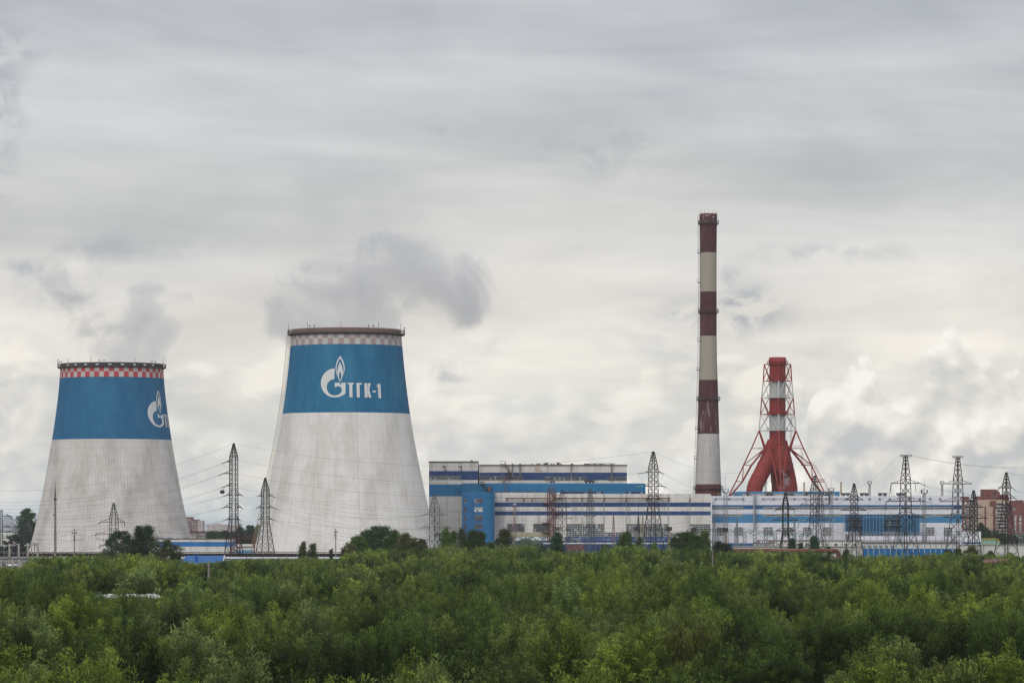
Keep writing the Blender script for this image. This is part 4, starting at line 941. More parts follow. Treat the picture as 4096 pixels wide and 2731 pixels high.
# ------------------------------------------------------------------ red steel frame beside the big pylon
YG = 1340.0; t = thing('steel_platform', 'rusty red steel platform with railing left of the tall cooling tower', 'platform', (X(990,YG), YG, 0)); b = MB()
z_ = Z(2151,YG); b.box(X(918,YG), X(1027,YG), YG-1, YG+1.5, z_-.2, z_)
for k in range(10): xx = X(918+k*12,YG); b.bar((xx,YG-1,z_), (xx,YG-1,z_+1.1), .12)
b.bar((X(918,YG),YG-1,z_+1.1), (X(1027,YG),YG-1,z_+1.1), .12); b.build('deck', rust, t)
b = MB()
for px in (925,960,1018): b.bar((X(px,YG),YG-.6,0), (X(px,YG),YG-.6,z_-.2), .3)
for j in range(5):
    zz0 = z_*j/5; zz1 = z_*(j+1)/5; b.bar((X(925,YG),YG-.6,zz0),(X(960,YG),YG-.6,zz1), .18); b.bar((X(960,YG),YG-.6,zz0),(X(925,YG),YG-.6,zz1), .18)
b.bar((X(1018,YG),YG-.6,z_-3.5), (X(1005,YG),YG-.6,z_-.2), .25); b.build('support_frame', rust, t)

# ------------------------------------------------------------------ house with the blue roof
YE = 930.0; s_ = S(YE)
h = thing('house', 'small house with bright blue metal roof and white gable', 'house', (X(800,YE), YE, 0))
x0, x1, xg = X(718,YE), X(884,YE), X(905,YE); zr, ze = Z(2222,YE), Z(2262,YE)
b = MB(); b.walls([(x0+.8,YE+.6),(X(884,YE),YE+.6),(X(884,YE),YE+9),(x0+.8,YE+9)], [(0, ze, 0)], 0)
b.add([(X(884,YE)+.001,YE+.6,ze),(X(884,YE)+.001,YE+9,ze),(X(884,YE)+.001,YE+4.8,zr-.1)], [(0,1,2)]); b.build('wall', surf('cream_house_render', '#c4c0b2', .85, [((.5,.5,.5),4,.4,.7,'#a8a395',.6)]), h)
br = surf('bright_blue_metal_tiles', '#17538c', .45, [((.4,.4,.4),3,.4,.7,'#22649c',.5)], [(2,.35,.16,'#12406e',.6), (0,.45,.08,'#144a80',.4)])
b = MB(); yr = YE+4.8
def slab(P, th=.12):
    P = [Vector(p) for p in P]; n = (P[1]-P[0]).cross(P[2]-P[0]).normalized()*th; b.add(P+[p-n for p in P], [tuple(range(len(P))), tuple(range(2*len(P)-1, len(P)-1, -1))] + [(i, i+len(P), (i+1)%len(P)+len(P), (i+1)%len(P)) for i in range(len(P))])
slab([(x0,YE-.2,ze),(X(890,YE),YE-.2,ze),(X(890,YE),yr,zr),(X(737,YE),yr,zr)]); slab([(X(890,YE),YE+9.8,ze),(x0,YE+9.8,ze),(X(737,YE),yr,zr),(X(890,YE),yr,zr)]); slab([(x0,YE+9.8,ze),(x0,YE-.2,ze),(X(737,YE),yr,zr)])
rf = b.build('roof', br, h)
b = MB(); b.box(X(778,YE)-.05, X(786,YE)+.05, YE+2.2, YE+2.8, Z(2245,YE), Z(2218,YE)); b.box(X(777,YE)-.1, X(787,YE)+.1, YE+2.1, YE+2.9, Z(2218,YE)+.001, Z(2216,YE)); b.build('chimney', surf('blue_chimney_cladding', '#1b4f9c', .5, [((1,1,1),3,.4,.7,'#143c78',.5)]), rf)
b = MB(); b.bar((X(890,YE)+.12,YE-.2,ze), (X(890,YE)+.12,yr,zr), .28); b.bar((X(890,YE)+.12,YE+9.8,ze), (X(890,YE)+.12,yr,zr), .28); b.build('barge_board', frame_white, rf)
# side wing with white gable
h2 = thing('outbuilding', 'low outbuilding with flat grey roof and pale gable beside the blue-roofed house', 'building', (X(960,940.0), 940.0, 0)); Y_ = 940.0
b = MB(); xa, xb = X(894,Y_), X(1025,Y_); b.box(xa+1, xb, Y_, Y_+8, 0, Z(2252,Y_))
b.add([(X(872,Y_),Y_-.2,Z(2256,Y_)),(X(912,Y_),Y_-.2,Z(2256,Y_)),(X(888,Y_),Y_-.2,Z(2226,Y_)),(X(872,Y_),Y_+.2,Z(2256,Y_)),(X(912,Y_),Y_+.2,Z(2256,Y_)),(X(888,Y_),Y_+.2,Z(2226,Y_))], [(0,1,2),(5,4,3),(0,3,4,1),(1,4,5,2),(2,5,3,0)])
b.build('wall', surf('cream_house_render', '#c4c0b2'), h2)
b = MB(); b.box(xa+.5, X(1180,Y_), Y_-.6, Y_+8.6, Z(2252,Y_)+.002, Z(2249,Y_)); b.build('roof', roof_felt, h2)
for k in range(3): window(h2, 925+k*32, 940+k*32, 2255, 2266, Y_, 2, 2, frame_white, pane_b, .1)

# ------------------------------------------------------------------ white bus half hidden in the thicket
YU = 540.0; Zt = Z(2378,YU)
bus = thing('bus', 'white bus with yellow front corner and red patch half hidden in the bushes', 'bus', (X(515,YU), YU, 0)); x0, x1 = X(380,YU), X(652,YU)
bw = surf('white_bus_paint', '#c2c2bc', .4, [((.8,.8,.8),3,.5,.7,'#a9a9a3',.5)])
prof = [(x0,.4),(x1-.15,.4),(x1,.9),(x1-.05,1.9),(x1-.5,Zt-.25),(x1-.9,Zt),(x0+.25,Zt),(x0,Zt-.25)]
b = MB(); b.prism(prof, YU, YU+2.5); b.build('body', bw, bus)
b = MB(); n = 6
for k in range(n): a0 = x0+.5+(x1-x0-2.0)*k/n; b.box(a0, a0+(x1-x0-2.0)/n-.16, YU-.02, YU+.05, 1.35, Zt-.42)
b.build('window', pane_b, bus)
MB().box(x1-1.35, x1-.55, YU-.021, YU+.05, 1.0, Zt-.42).build('door', pane_b, bus)
b = MB(); b.add([(x1-.02,YU+.15,1.1),(x1-.02,YU+2.35,1.1),(x1-.46,YU+2.35,Zt-.4),(x1-.46,YU+.15,Zt-.4),(x1+.03,YU+.15,1.1),(x1+.03,YU+2.35,1.1),(x1-.41,YU+2.35,Zt-.4),(x1-.41,YU+.15,Zt-.4)],[(4,5,6,7),(3,2,1,0)]); b.build('windscreen', pane_b, bus)
MB().box(x1-.62, x1-.08, YU-.025, YU+.06, 1.9, Zt-.3).build('corner_panel', surf('yellow_bus_paint', '#c9a21e', .5), bus)
MB().box(x0+1.6, x0+2.25, YU-.03, YU+.0, .8, Zt-.55).build('side_panel', surf('faded_red_bus_paint', '#a8423f', .5), bus)
b = MB()
for k in range(3): xx = x0+1.6+k*2.8; b.box(xx, xx+1.2, YU+.6, YU+1.9, Zt+.001, Zt+.12)
b.build('roof_hatch', bw, bus)
for xx in (x0+1.8, x1-1.8):
    for yy in (YU+.12, YU+2.38):
        b = MB(); n = 20; vs = [(xx+.48*math.cos(2*math.pi*k/n), yy+d_, .48+.48*math.sin(2*math.pi*k/n)) for d_ in (-.14,.14) for k in range(n)]
        b.add(vs, [tuple(range(n)), tuple(range(2*n-1,n-1,-1))]+[(k,k+n,(k+1)%n+n,(k+1)%n) for k in range(n)]); b.build('wheel', surf('black_tyre_rubber', '#1b1b1c', .8), bus)
# little maroon roofed shed far right
YZ = 820.0; t = thing('shed', 'small shed with dull maroon roof sunk in the bushes', 'shed', (X(3990,YZ), YZ, 0))
MB().box(X(3932,YZ), X(4040,YZ), YZ+.3, YZ+5.4, 0, Z(2247,YZ)).build('wall', surf('brown_shed_boards', '#5d4a3c', .9, [((1,1,.2),3,.4,.7,'#4a3a2f',.6)]), t)
b = MB(); P = [(X(3926,YZ),YZ,Z(2249,YZ)),(X(4030,YZ),YZ,Z(2252,YZ)),(X(4046,YZ),YZ+3,Z(2235,YZ)),(X(3944,YZ),YZ+3,Z(2237,YZ))]; slab(P, .08); slab([P[3],P[2],(X(4030,YZ),YZ+6,Z(2252,YZ)),(X(3926,YZ),YZ+6,Z(2249,YZ))], .08)
b.build('roof', surf('dull_maroon_sheet_roof', '#71434a', .7, [((.8,.8,.8),3,.4,.7,'#5d373c',.6)]), t)
# ------------------------------------------------------------------ far apartment blocks
brick_red = surf('red_brown_brick', '#744540', .9, [((.2,.2,.2),4,.4,.7,'#653d39',.6)], [(2,2.8,.05,'#6f3b38',.5)])
brick_tan = surf('tan_brick', '#b09a88', .9, [((.1,.1,.2),4,.4,.7,'#9c8674',.6)], [(2,2.8,.04,'#917c6b',.5)])
pale_block = surf('pale_grey_panel_block', '#a9abb3', .9, [((.05,.05,.05),4,.4,.7,'#9698a2',.6)], [(2,2.8,.06,'#83858f',.5)])
pink_block = surf('dusty_pink_panel_block', '#b29a98', .9, [((.05,.05,.05),4,.4,.7,'#9c8482',.6)], [(2,2.8,.06,'#8d7674',.5)])
def block(label, px0, px1, top, Y, wm_, rows, cols, dep=18, wfrac=.45, wm2=None, win=None, steps=(), balc=None, r0=None, r1=None):
    t = thing('apartment_block', label, 'apartment block', (X((px0+px1)/2,Y), Y, 0)); x0, x1, zt = X(px0,Y), X(px1,Y), Z(top,Y)
    b = MB(); b.walls([(x0,Y),(x1,Y),(x1,Y+dep),(x0,Y+dep)], [(0,zt,0)], 1)
    for (a, c_, p_) in steps: b.box(X(a,Y), X(c_,Y), Y+.5, Y+dep-.5, zt-.01, Z(p_,Y), 0)
    wl = b.build('wall', [wm_, roof_felt], t)
    zb_ = Z(r1,Y) if r1 else 3.0; zt_ = Z(r0,Y) if r0 else zt-1.5
    for j in range(rows):
        z1 = zt_ - (zt_-zb_)*j/rows; hh = (zt_-zb_)/rows*.5; b = MB()
        for i in range(cols):
            xa = x0 + (x1-x0)*(i+.5-wfrac/2)/cols; xb = x0 + (x1-x0)*(i+.5+wfrac/2)/cols; b.box(xa, xb, Y-.08, Y+.1, z1-hh, z1, 0)
            b.box(xa-.12, xb+.12, Y-.14, Y-.082, z1-hh-.18, z1-hh-.01, 1)
        b.build('window_row', [win or pane_pale, frame_white], wl)
        if balc:
            b = MB(); (ba, bb) = balc; b.box(X(ba,Y), X(bb,Y), Y-1.2, Y-.2, z1-hh-1.1, z1-hh-.2); b.build('balcony', surf('pale_balcony_slab', '#a8a29b', .8, [((.4,.4,.4),3,.4,.7,'#8e8881',.6)]), wl)
    return t
# right-hand edge
YR1 = 1900.0
block('red brick block with stepped parapet right behind the newer hall end', 3796, 3878, 1985, YR1, brick_red, 4, 3, 16, .3, r0=2005, r1=2110)
block('brown block with pale balconies just right of the newer hall', 3850, 3912, 1998, YR1-60, surf('dull_brown_block', '#86665f', .9, [((.1,.1,.2),4,.4,.7,'#725550',.6)], [(2,2.8,.05,'#6a4f4a',.5)]), 9, 3, 18, .5, r0=2008, r1=2140, balc=(3868,3880))
t = block('tan brick block with blank gable and stack of balconies', 3911, 4052, 1998, YR1-100, brick_tan, 9, 1, 25, .10, r0=2012, r1=2140)
wl = [c for c in t.children if c.name.startswith('wall')][0]; Y_ = YR1-100
for j in range(10):
    z1 = Z(2012+j*13.2,Y_)
    for (a, c_) in ((3987,4012),(4016,4040)):
        b = MB(); b.box(X(a,Y_), X(c_,Y_), Y_-.1, Y_+.2, z1-1.2, z1, 0); b.box(X(a,Y_)-.1, X(c_,Y_)+.1, Y_-1.3, Y_-.12, z1-1.75, z1-1.0, 1); b.build('balcony', [pane_a, surf('pale_balcony_slab', '#a8a29b')], wl)
b = MB(); b.box(X(3972,Y_), X(3982,Y_), Y_-.3, Y_-.01, 4, Z(2008,Y_)); b.box(X(3938,Y_), X(3944,Y_), Y_-.3, Y_-.01, 4, Z(2024,Y_)); b.box(X(3958,Y_), X(3984,Y_), Y_-.35, Y_-.31, Z(2024,Y_), Z(2002,Y_)); b.build('brick_strip', brick_red, wl)
b = MB(); zz = Z(1998,Y_)
b.prism([(X(3938,Y_),zz),(X(4004,Y_),zz),(X(4004,Y_),Z(1968,Y_)),(X(3990,Y_),Z(1956,Y_)),(X(3938,Y_),Z(1956,Y_))], Y_+4, Y_+16)
b.box(X(3912,Y_), X(3937,Y_), Y_+4.5, Y_+15, zz+.01, Z(1984,Y_)); b.box(X(4006,Y_), X(4040,Y_), Y_+5, Y_+14, zz+.01, Z(1977,Y_)); b.build('brick_tower_head', brick_red, wl)
b = MB(); n = 16; cx_, cz_ = X(3983,Y_), Z(1970,Y_); vs = [(cx_+.75*math.cos(2*math.pi*k/n), Y_+3.9, cz_+.75*math.sin(2*math.pi*k/n)) for k in range(n)]; b.add(vs, [tuple(range(n))[::-1]]); b.box(X(3957,Y_), X(3961,Y_), Y_+3.8, Y_+3.95, Z(1986,Y_), Z(1979,Y_)); b.box(X(3971,Y_), X(3975,Y_), Y_+3.8, Y_+3.95, Z(1991,Y_), Z(1984,Y_)); b.build('window', pane_b, wl)
block('red brick block with white window columns at the photo edge', 4052, 4150, 2006, YR1-140, brick_red, 9, 5, 20, .35, r0=2060, r1=2128, win=pane_pale, steps=((4060,4072,2002),(4078,4095,1999),))
t = thing('factory_roof', 'pale green shed with yellow roof edge below the tower blocks', 'shed', (X(3950,1500.0), 1500.0, 0)); Y_ = 1500.0
b = MB(); b.prism([(X(3924,Y_),0),(X(4005,Y_),0),(X(4000,Y_),Z(2170,Y_)),(X(3990,Y_),Z(2154,Y_)),(X(3924,Y_),Z(2154,Y_))], Y_, Y_+20); b.build('wall', surf('mint_green_sheeting', '#8fae98', .6, [((.3,.3,.3),3,.4,.7,'#79977f',.6)], [(0,1.5,.1,'#6e8a75',.5)]), t)
b = MB(); b.bar((X(3924,Y_),Y_-.2,Z(2154,Y_)), (X(3990,Y_),Y_-.2,Z(2154,Y_)), .35); b.bar((X(3990,Y_),Y_-.2,Z(2154,Y_)), (X(4002,Y_),Y_-.2,Z(2170,Y_)), .35); b.build('roof_edge', surf('yellow_roof_edge', '#b9a63a', .6), t)
# left-hand edge
block('tall pale grey block with blue balconies at the photo edge', 6, 50, 2074, 3600, pale_block, 9, 6, 20, .5, r0=2080, r1=2140, steps=((14,40,2064),))
block('pale grey block just left of the poplar', 52, 92, 2074, 3550, pale_block, 9, 6, 20, .5, r0=2080, r1=2140, steps=((62,80,2062),))
block('low white industrial block below the grey tower blocks', -30, 78, 2128, 2400, white_old, 1, 12, 20, .6, r0=2134, r1=2146)
t = block('stepped dark red block beside the ribbed cooling tower', 735, 768, 2067, 3400, brick_red, 8, 5, 20, .4, r0=2075, r1=2120)
block('stepped red and white block between the cooling towers', 768, 792, 2077, 3380, brick_red, 8, 4, 20, .4, r0=2084, r1=2122)
block('pinkish corner block with pale balconies between the cooling towers', 792, 811, 2081, 3360, pink_block, 9, 3, 20, .5, r0=2086, r1=2124)
block('long low pinkish grey block left of the dense pylon', 826, 915, 2097, 3500, pink_block, 6, 14, 20, .5, r0=2101, r1=2128, steps=((850,878,2094),))
block('long pale block seen through the dense pylon', 915, 961, 2098, 3450, pink_block, 6, 7, 20, .5, r0=2101, r1=2128, steps=((948,961,2093),))
for (a, c_, lab) in ((757,790,'tan'),(786,826,'brown')):
    Y_ = 2300.0; t = thing('old_house', f'old {lab} house with grey sheet roof and chimneys beyond the workshop', 'house', (X((a+c_)/2,Y_), Y_, 0)); z1 = Z(2140,Y_)
    MB().box(X(a,Y_), X(c_,Y_), Y_, Y_+12, 0, z1).build('wall', brick_tan if lab == 'tan' else surf('brown_render', '#84705f', .9), t)
    b = MB(); x0, x1 = X(a,Y_)-.4, X(c_,Y_)+.4; zr = Z(2131,Y_)
    b.add([(x0,Y_-.5,z1),(x1,Y_-.5,z1),(x1-2,Y_+6,zr),(x0+2,Y_+6,zr),(x1,Y_+12.5,z1),(x0,Y_+12.5,z1)], [(0,1,2,3),(1,4,2),(4,5,3,2),(5,0,3),(0,5,4,1)]); rf_ = b.build('roof', grey_steel, t)
    for q in (.35,.75): xx = x0+(x1-x0)*q; MB().box(xx-.5, xx+.5, Y_+4, Y_+5, z1+.2, zr+1.2).build('chimney', brick_red, rf_)
# ------------------------------------------------------------------ lattice pylons
TIPS = {}
def pylon(key, label, cx, Y, prof, rot, mat, arms=(), leg=.26, br=.13, head=None, strings=True, k_panel=1.0, kind='pylon', name='lattice_pylon', cat=None, group=None, glass=None):
    """prof: (row, half silhouette width) from the top down; arms: (row, left px, right px, rise px)"""
    s = S(Y); ox = X(cx,Y); t = thing(name, label, cat or 'pylon', (ox, Y, 0), group); leg *= .70; br *= .54
    ct, st_ = math.cos(R(rot)), math.sin(R(rot)); kk = 1.0/(ct+st_)
    prof = list(prof) + [(HZ + CZ*F/Y, prof[-1][1] + (prof[-1][1]-prof[-2][1])*((HZ+CZ*F/Y)-prof[-1][0])/max(1,(prof[-1][0]-prof[-2][0])))] if prof[-1][0] < HZ + CZ*F/Y else list(prof)
    def hw(py):
        for (a, ra), (b_, rb) in zip(prof, prof[1:]):
            if a <= py <= b_: return (ra+(rb-ra)*(py-a)/(b_-a))*s*kk
        return prof[-1][1]*s*kk
    def corner(py, i):
        h_ = hw(py); a, c_ = ((-1,-1),(1,-1),(1,1),(-1,1))[i]; a *= h_; c_ *= h_
        return Vector((ox + a*ct - c_*st_, Y + a*st_ + c_*ct, Z(py,Y)))
    rows = [prof[0][0]]
    brk = [p for p, _ in prof]
    while rows[-1] < prof[-1][0]-2:
        h_ = max(2.0, hw(rows[-1])/s/kk*1.15*k_panel); nx = rows[-1] + h_*1.25
        for q in brk:
            if rows[-1] < q < nx + h_*.45 and q - rows[-1] > 1: nx = q; break
        rows.append(min(nx, prof[-1][0]))
    b = MB()
    for i in range(4):
        for (p0,_), (p1,_) in zip(prof, prof[1:]): b.bar(corner(p0,i), corner(p1,i), leg)
    for r0, r1 in zip(rows, rows[1:]):
        for i in range(4):
            j = (i+1) % 4; b.bar(corner(r0,i), corner(r1,j), br); b.bar(corner(r0,j), corner(r1,i), br)
    for q in brk[:-1]:
        for i in range(4): b.bar(corner(q,i), corner(q,(i+1)%4), br*1.3)
    b.build('lattice_body', mat, t)
    tips = []
    for (py, la, ra, rise) in arms:
        zz = Z(py,Y); hz = hw(py)*ct*.9
        for sg, px in ((-1,la),(1,ra)):
            if px is None: continue
            tip = Vector((X(px,Y), Y, zz)); b = MB(); xb = ox + sg*hz*.9; zt = Z(py-rise,Y); L_ = abs(tip.x-xb)
            for d_ in (-1,1): b.bar((xb,Y+d_*hz,zz), tip, br*2.9); b.bar((xb,Y+d_*hz,zt), tip, br*1.4)
            n = max(2, int(L_/1.4))
            for q in range(1, n):
                f0, f1 = q/n, (q+1)/n if q+1 < n else 1
                for d_ in (-1,1):
                    B0 = Vector((xb,Y+d_*hz,zz)).lerp(tip, f0); T0 = Vector((xb,Y+d_*hz,zt)).lerp(tip, f0); T1 = Vector((xb,Y+d_*hz,zt)).lerp(tip, f1)
                    b.bar(B0, T0, br*.8); b.bar(B0, T1, br*.8)
                b.bar(Vector((xb,Y-hz,zz)).lerp(tip, f0), Vector((xb,Y+hz,zz)).lerp(tip, f0), br*.7)
            b.build('crossarm', mat, t)
            tips.append((sg, tip))
    TIPS[key] = (Vector((ox,Y,Z(prof[0][0],Y))), tips, t, glass or glass_green)
    if head:   # flat T top
        b = MB(); la, ra, py = head; z_ = Z(py,Y); b.box(X(la,Y), X(ra,Y), Y-.25, Y+.25, z_-.12, z_+.12)
        for sg, px in ((-1,la),(1,ra)): b.bar((X(px,Y),Y,z_-.1), (ox+sg*hw(prof[0][0]+8)*.9, Y, Z(prof[0][0]+9,Y)), br*1.3); b.bar(((X(px,Y)+ox)/2,Y,z_), ((X(px,Y)+ox)/2,Y,(z_+Z(prof[0][0]+9,Y))/2), br)
        b.build('ground_wire_beam', mat, t)
    else:
        b = MB(); z_ = Z(prof[0][0],Y); b.box(ox-hw(prof[0][0])-.1, ox+hw(prof[0][0])+.1, Y-.2, Y+.2, z_-.05, z_+.1); b.build('peak_plate', mat, t)
    return t

black_glass = surf('dark_insulator_glass', '#2f3331', .35)
pylon('A', 'tallest dense black pylon standing between the two cooling towers', 935, 1250, [(1773,2),(1828,17),(2077,18),(2245,42)], 28, pylon_black,
      [(1846,905,None,12),(1893,893,None,14),(1942,905,None,12),(1979,906,966,14),(2028,896,965,18),(2077,905,957,14)], .34, .17, glass=black_glass, k_panel=.8)
pylon('B', 'black pylon overlapping the left edge of the tall cooling tower', 1061, 1270, [(1910,2),(1963,16.5),(2092,17.5),(2215,39)], 28, pylon_black,
      [(1982,1035,1087,13),(2029,1030,1093,16),(2075,1036,1088,13)], .30, .15, glass=black_glass, k_panel=.8)
pylon('C', 'grey pylon in front of the ribbed cooling tower behind dark trees', 455, 1080, [(2012,3),(2069,18),(2240,20)], 28, pylon_grey,
      [(2087,402,499,17),(2134,388,503,17),(2181,404,490,15)], .22, .12, k_panel=1.4, glass=black_glass)
pylon('D', 'thin dark pylon with three short arms at the photo edge', 6, 1150, [(2040,4),(2200,5),(2250,6)], 10, pylon_black, [(2064,None,45,10),(2108,None,45,8),(2151,None,45,8)], .2, .11, glass=black_glass)
pylon('E', 'pale grey pylon before the left end of the old hall', 1738.5, 1180, [(1976,3),(2037,20.5),(2240,21.5)], 45, pylon_grey,
      [(2058,1694,1783,14),(2109,1688,1806,20),(2162,1696,1783,14)], .24, .12, k_panel=1.25)
pylon('F', 'dark pylon right beside the rusty fire escape', 2249, 1330, [(1958,3),(2010,16.5),(2225,17.5)], 45, pylon_dark, [(2027,2222,2281,14),(2073,2214,2291,16),(2118,2222,2281,12)], .22, .12, k_panel=1.1)
pylon('G', 'slim galvanised pylon with narrow arms in front of the old hall', 2361, 1150, [(1953,3),(2006,13.5),(2125,14.5),(2225,29)], 28, pylon_grey, [(2022,2342,2382,12),(2063,2338,2384,13),(2104,2344,2380,10)], .2, .11, k_panel=.9)
pylon('H', 'tall dark pylon rising above the middle of the old hall', 2613, 1080, [(1806,4),(1870,19),(2015,20),(2225,48)], 28, pylon_dark,
      [(1889,2581,2644,16),(1943,2576,2652,20),(1996,2583,2643,14)], .27, .14, k_panel=.85)
pylon('I', 'dark single-bodied pylon in front of the narrow windows of the newer hall', 3142, 1090, [(1971,3),(2020,12),(2132,12.5),(2215,24)], 6, pylon_black, [(2037,3104,3178,16),(2079,3090,3195,14),(2121,3105,3177,14)], .3, .14, k_panel=1.3)
pylon('J', 'dark pylon with wide arms below the right foot of the red and white stack', 3259, 1120, [(1902,3),(1955,17),(2082,18),(2215,42)], 26, pylon_dark, [(1973,3222,3297,14),(2017,3203,3318,24),(2078,3227,3331,20)], .22, .12, k_panel=1.0)
pylon('K', 'grey pylon half hidden behind the wide-armed pylon', 3281, 1200, [(1974,8),(2060,16),(2150,19),(2215,27)], 20, pylon_grey, [], .2, .12, k_panel=1.1)
pylon('L', 'black pylon in front of the first blue air intake house', 3416.5, 1090, [(1934,3),(1984,15),(2102,16),(2235,40)], 26, pylon_black, [(1998,3378,3455,16),(2040,3366,3466,14),(2083,3382,3450,14)], .25, .13, k_panel=.95)
pylon('M', 'wide flat-topped pylon before the second blue air intake house', 3622.5, 1050, [(1824,7),(1915,19.5),(2046,24),(2235,57)], 45, pylon_dark,
      [(1932,3565,3682,16),(2004,3545,3702,18),(2067,3566,3700,20)], .27, .13, head=(3600,3647,1821), k_panel=1.1)
pylon('N', 'wide flat-topped pylon at the right end of the newer hall', 3831.5, 1070, [(1829,7),(1917,18.5),(2046,24),(2232,54)], 45, pylon_dark,
      [(1934,3776,3889,17),(2005,3758,3905,18),(2068,3771,3900,18)], .26, .13, head=(3810,3853,1825.5), k_panel=1.1)
pylon('O', 'small dense black pylon against the brown apartment block', 3894.5, 1130, [(1961,3),(2012,15),(2128,16.5),(2225,32)], 28, pylon_black, [(2028,3855,3933,14),(2072,3842,3951,20),(2117,3858,3934,14)], .3, .16, k_panel=.9, glass=black_glass)
pylon('P', 'tall dark pylon in front of the tan brick tower block', 4025.5, 1000, [(1889,3),(1935,15),(2040,17),(2240,53)], 45, pylon_dark, [(1950,3995,4050,16),(1991,3985,4060,20),(2031,3996,4052,14)], .27, .13, k_panel=1.1)

# slim masts: floodlight and lightning masts in the switchyard
def mast(label, cx, Y, prof, mat, rod=None, plat=None, name='lattice_mast', group=None):
    s = S(Y); t = pylon('_', label, cx, Y, prof, 20, mat, [], .13, .08, name=name, cat='mast', k_panel=1.4, group=group); ox = X(cx,Y)
    if rod: MB().bar((ox,Y,Z(prof[0][0],Y)), (ox,Y,Z(rod,Y)), .11, 0, .05).build('lightning_rod', mat, t)
    if plat:
        py, hw_ = plat; z_ = Z(py,Y); b = MB(); h_ = hw_*s; b.box(ox-h_, ox+h_, Y-h_, Y+h_, z_-.1, z_+.1)
        for a in (-1,1):
            for c_ in (-1,0,1): b.bar((ox+a*h_,Y+c_*h_,z_), (ox+a*h_,Y+c_*h_,z_+1.2), .1); b.bar((ox+c_*h_,Y+a*h_,z_), (ox+c_*h_,Y+a*h_,z_+1.2), .1)
            b.bar((ox-h_,Y+a*h_,z_+1.2), (ox+h_,Y+a*h_,z_+1.2), .1); b.bar((ox+a*h_,Y-h_,z_+1.2), (ox+a*h_,Y+h_,z_+1.2), .1)
        b.build('platform', mat, t)
        for k in range(3): xx = ox - h_*.8 + k*h_*.8; MB().box(xx-.22, xx+.22, Y-h_-.5, Y-h_-.1, z_+.35, z_+.85).build('floodlight', fl_m if k == 1 else grey_steel, t)
    return t
pinkish = surf('faded_red_white_mast_steel', '#8f7f7c', .7, [((.3,.3,.25),2,.45,.55,'#6f4a46',.9)])
mast('floodlight mast with lit lamp before the left part of the old hall', 2058.5, 1350, [(2024,5),(2100,6),(2200,10)], pinkish, None, (2023,9))
mast('thin reddish lightning mast between two banks of white windows', 2454, 1300, [(2060,1),(2118,5),(2225,8)], pinkish, 2052)
mast('dark lightning mast with long rod on a concrete pole left of the tall dark pylon', 2553.5, 1310, [(2063,1.5),(2092,4),(2120,5.5)], dark_steel, 1988)
mast('thin yellowish lightning mast just left of the tall dark pylon', 2571, 1330, [(2060,1),(2110,5),(2215,7)], surf('yellowish_mast_steel','#8b8468',.7), 2054)
mast('floodlight mast with square platform and tall rod before the newer hall', 2902.5, 1380, [(1972,8),(2100,9),(2150,11),(2185,13)], grey_steel, 1898, (1969,11))
mast('grey lattice mast with long rod next to the corner of the old hall', 2856.5, 1330, [(2066,1.5),(2100,4.5),(2165,7)], grey_steel, 1992)
mast('short grey lattice mast above the switchyard gantry', 2948, 1340, [(2073,1.5),(2105,4),(2185,6)], grey_steel, 2004)
mast('slim grey mast right of the dark single-bodied pylon', 3178, 1330, [(2080,2),(2120,4.5),(2185,7)], grey_steel)
mast('grey mast with roof-high platform and rod right of the wide-armed pylon', 3324.5, 1400, [(1966,7),(2100,8),(2160,10)], grey_steel, 1905, (1964,10))
mast('grey mast with square platform and very tall rod between the flat-topped pylons', 3697, 1330, [(1975,6),(2100,7),(2160,9)], grey_steel, 1908, (1972,12))
mast('floodlight mast on the roof line left of the wide flat-topped pylon', 3478.5, 1560, [(1938,4),(1985,4.5)], grey_steel, None, (1935,7))
mast('floodlight mast on the roof line left of the second flat-topped pylon', 3768.5, 1560, [(1938,4),(1985,4.5)], grey_steel, None, (1935,7))
mast('distant floodlight mast seen through the legs of the red and white stack', 3062.5, 1750, [(1938,4),(1985,5)], grey_steel, None, (1935,6))

# ------------------------------------------------------------------ poles
def pole(label, cx, Y, top, r, arms=(), brace=None, name='utility_pole', mat=None, extra=None, bands=()):
    t = thing(name, label, 'pole', (X(cx,Y), Y, 0)); x_ = X(cx,Y)
    MB().tube([(x_,Y,0),(x_,Y,Z(top,Y))], [r*1.25, r*.85], 12).build('shaft', mat or conc_pole, t)
    for (py, h_) in arms:
        z_ = Z(py,Y); b = MB(); b.box(x_-h_, x_+h_, Y-.09, Y+.09, z_-.09, z_+.09); b.build('crossarm', dark_steel, t)
        for sg in (-1,1): MB().lathe([(.06,z_+.06),(.11,z_+.12),(.11,z_+.3),(.05,z_+.4)], x_+sg*(h_-.08), Y, 8).build('insulator', black_glass, t)
    if brace: MB().tube([(X(brace[0],Y),Y-.3,0),(x_,Y,Z(brace[1],Y))], r*.8, 8).build('brace', mat or conc_pole, t)
    for py in bands: b = MB(); b.box(x_-r*1.6, x_+r*1.6, Y-r*1.6, Y+r*1.6, Z(py,Y)-.06, Z(py,Y)+.06); b.build('clamp_band', dark_steel, t)
    return t
t = pole('tall round concrete lightning mast with spiked lattice tip before the ribbed tower', 221, 1100, 1996, .34, (), None, 'lightning_mast')
x_, Y_ = X(221,1100), 1100; b = MB()
for i in range(4):
    a = R(45+90*i); P = lambda q, r_: (x_+r_*math.cos(q), Y_+r_*math.sin(q))
    b.bar((*P(a,.30),Z(1995,Y_)), (x_,Y_,Z(1951,Y_)), .1)
    for k in range(5):
        z0, z1 = 1995-8*k, 1995-8*(k+1); b.bar((*P(a,.3*(1-k/5.5)),Z(z0,Y_)), (*P(a+R(90),.3*(1-(k+1)/5.5)),Z(z1,Y_)), .06)
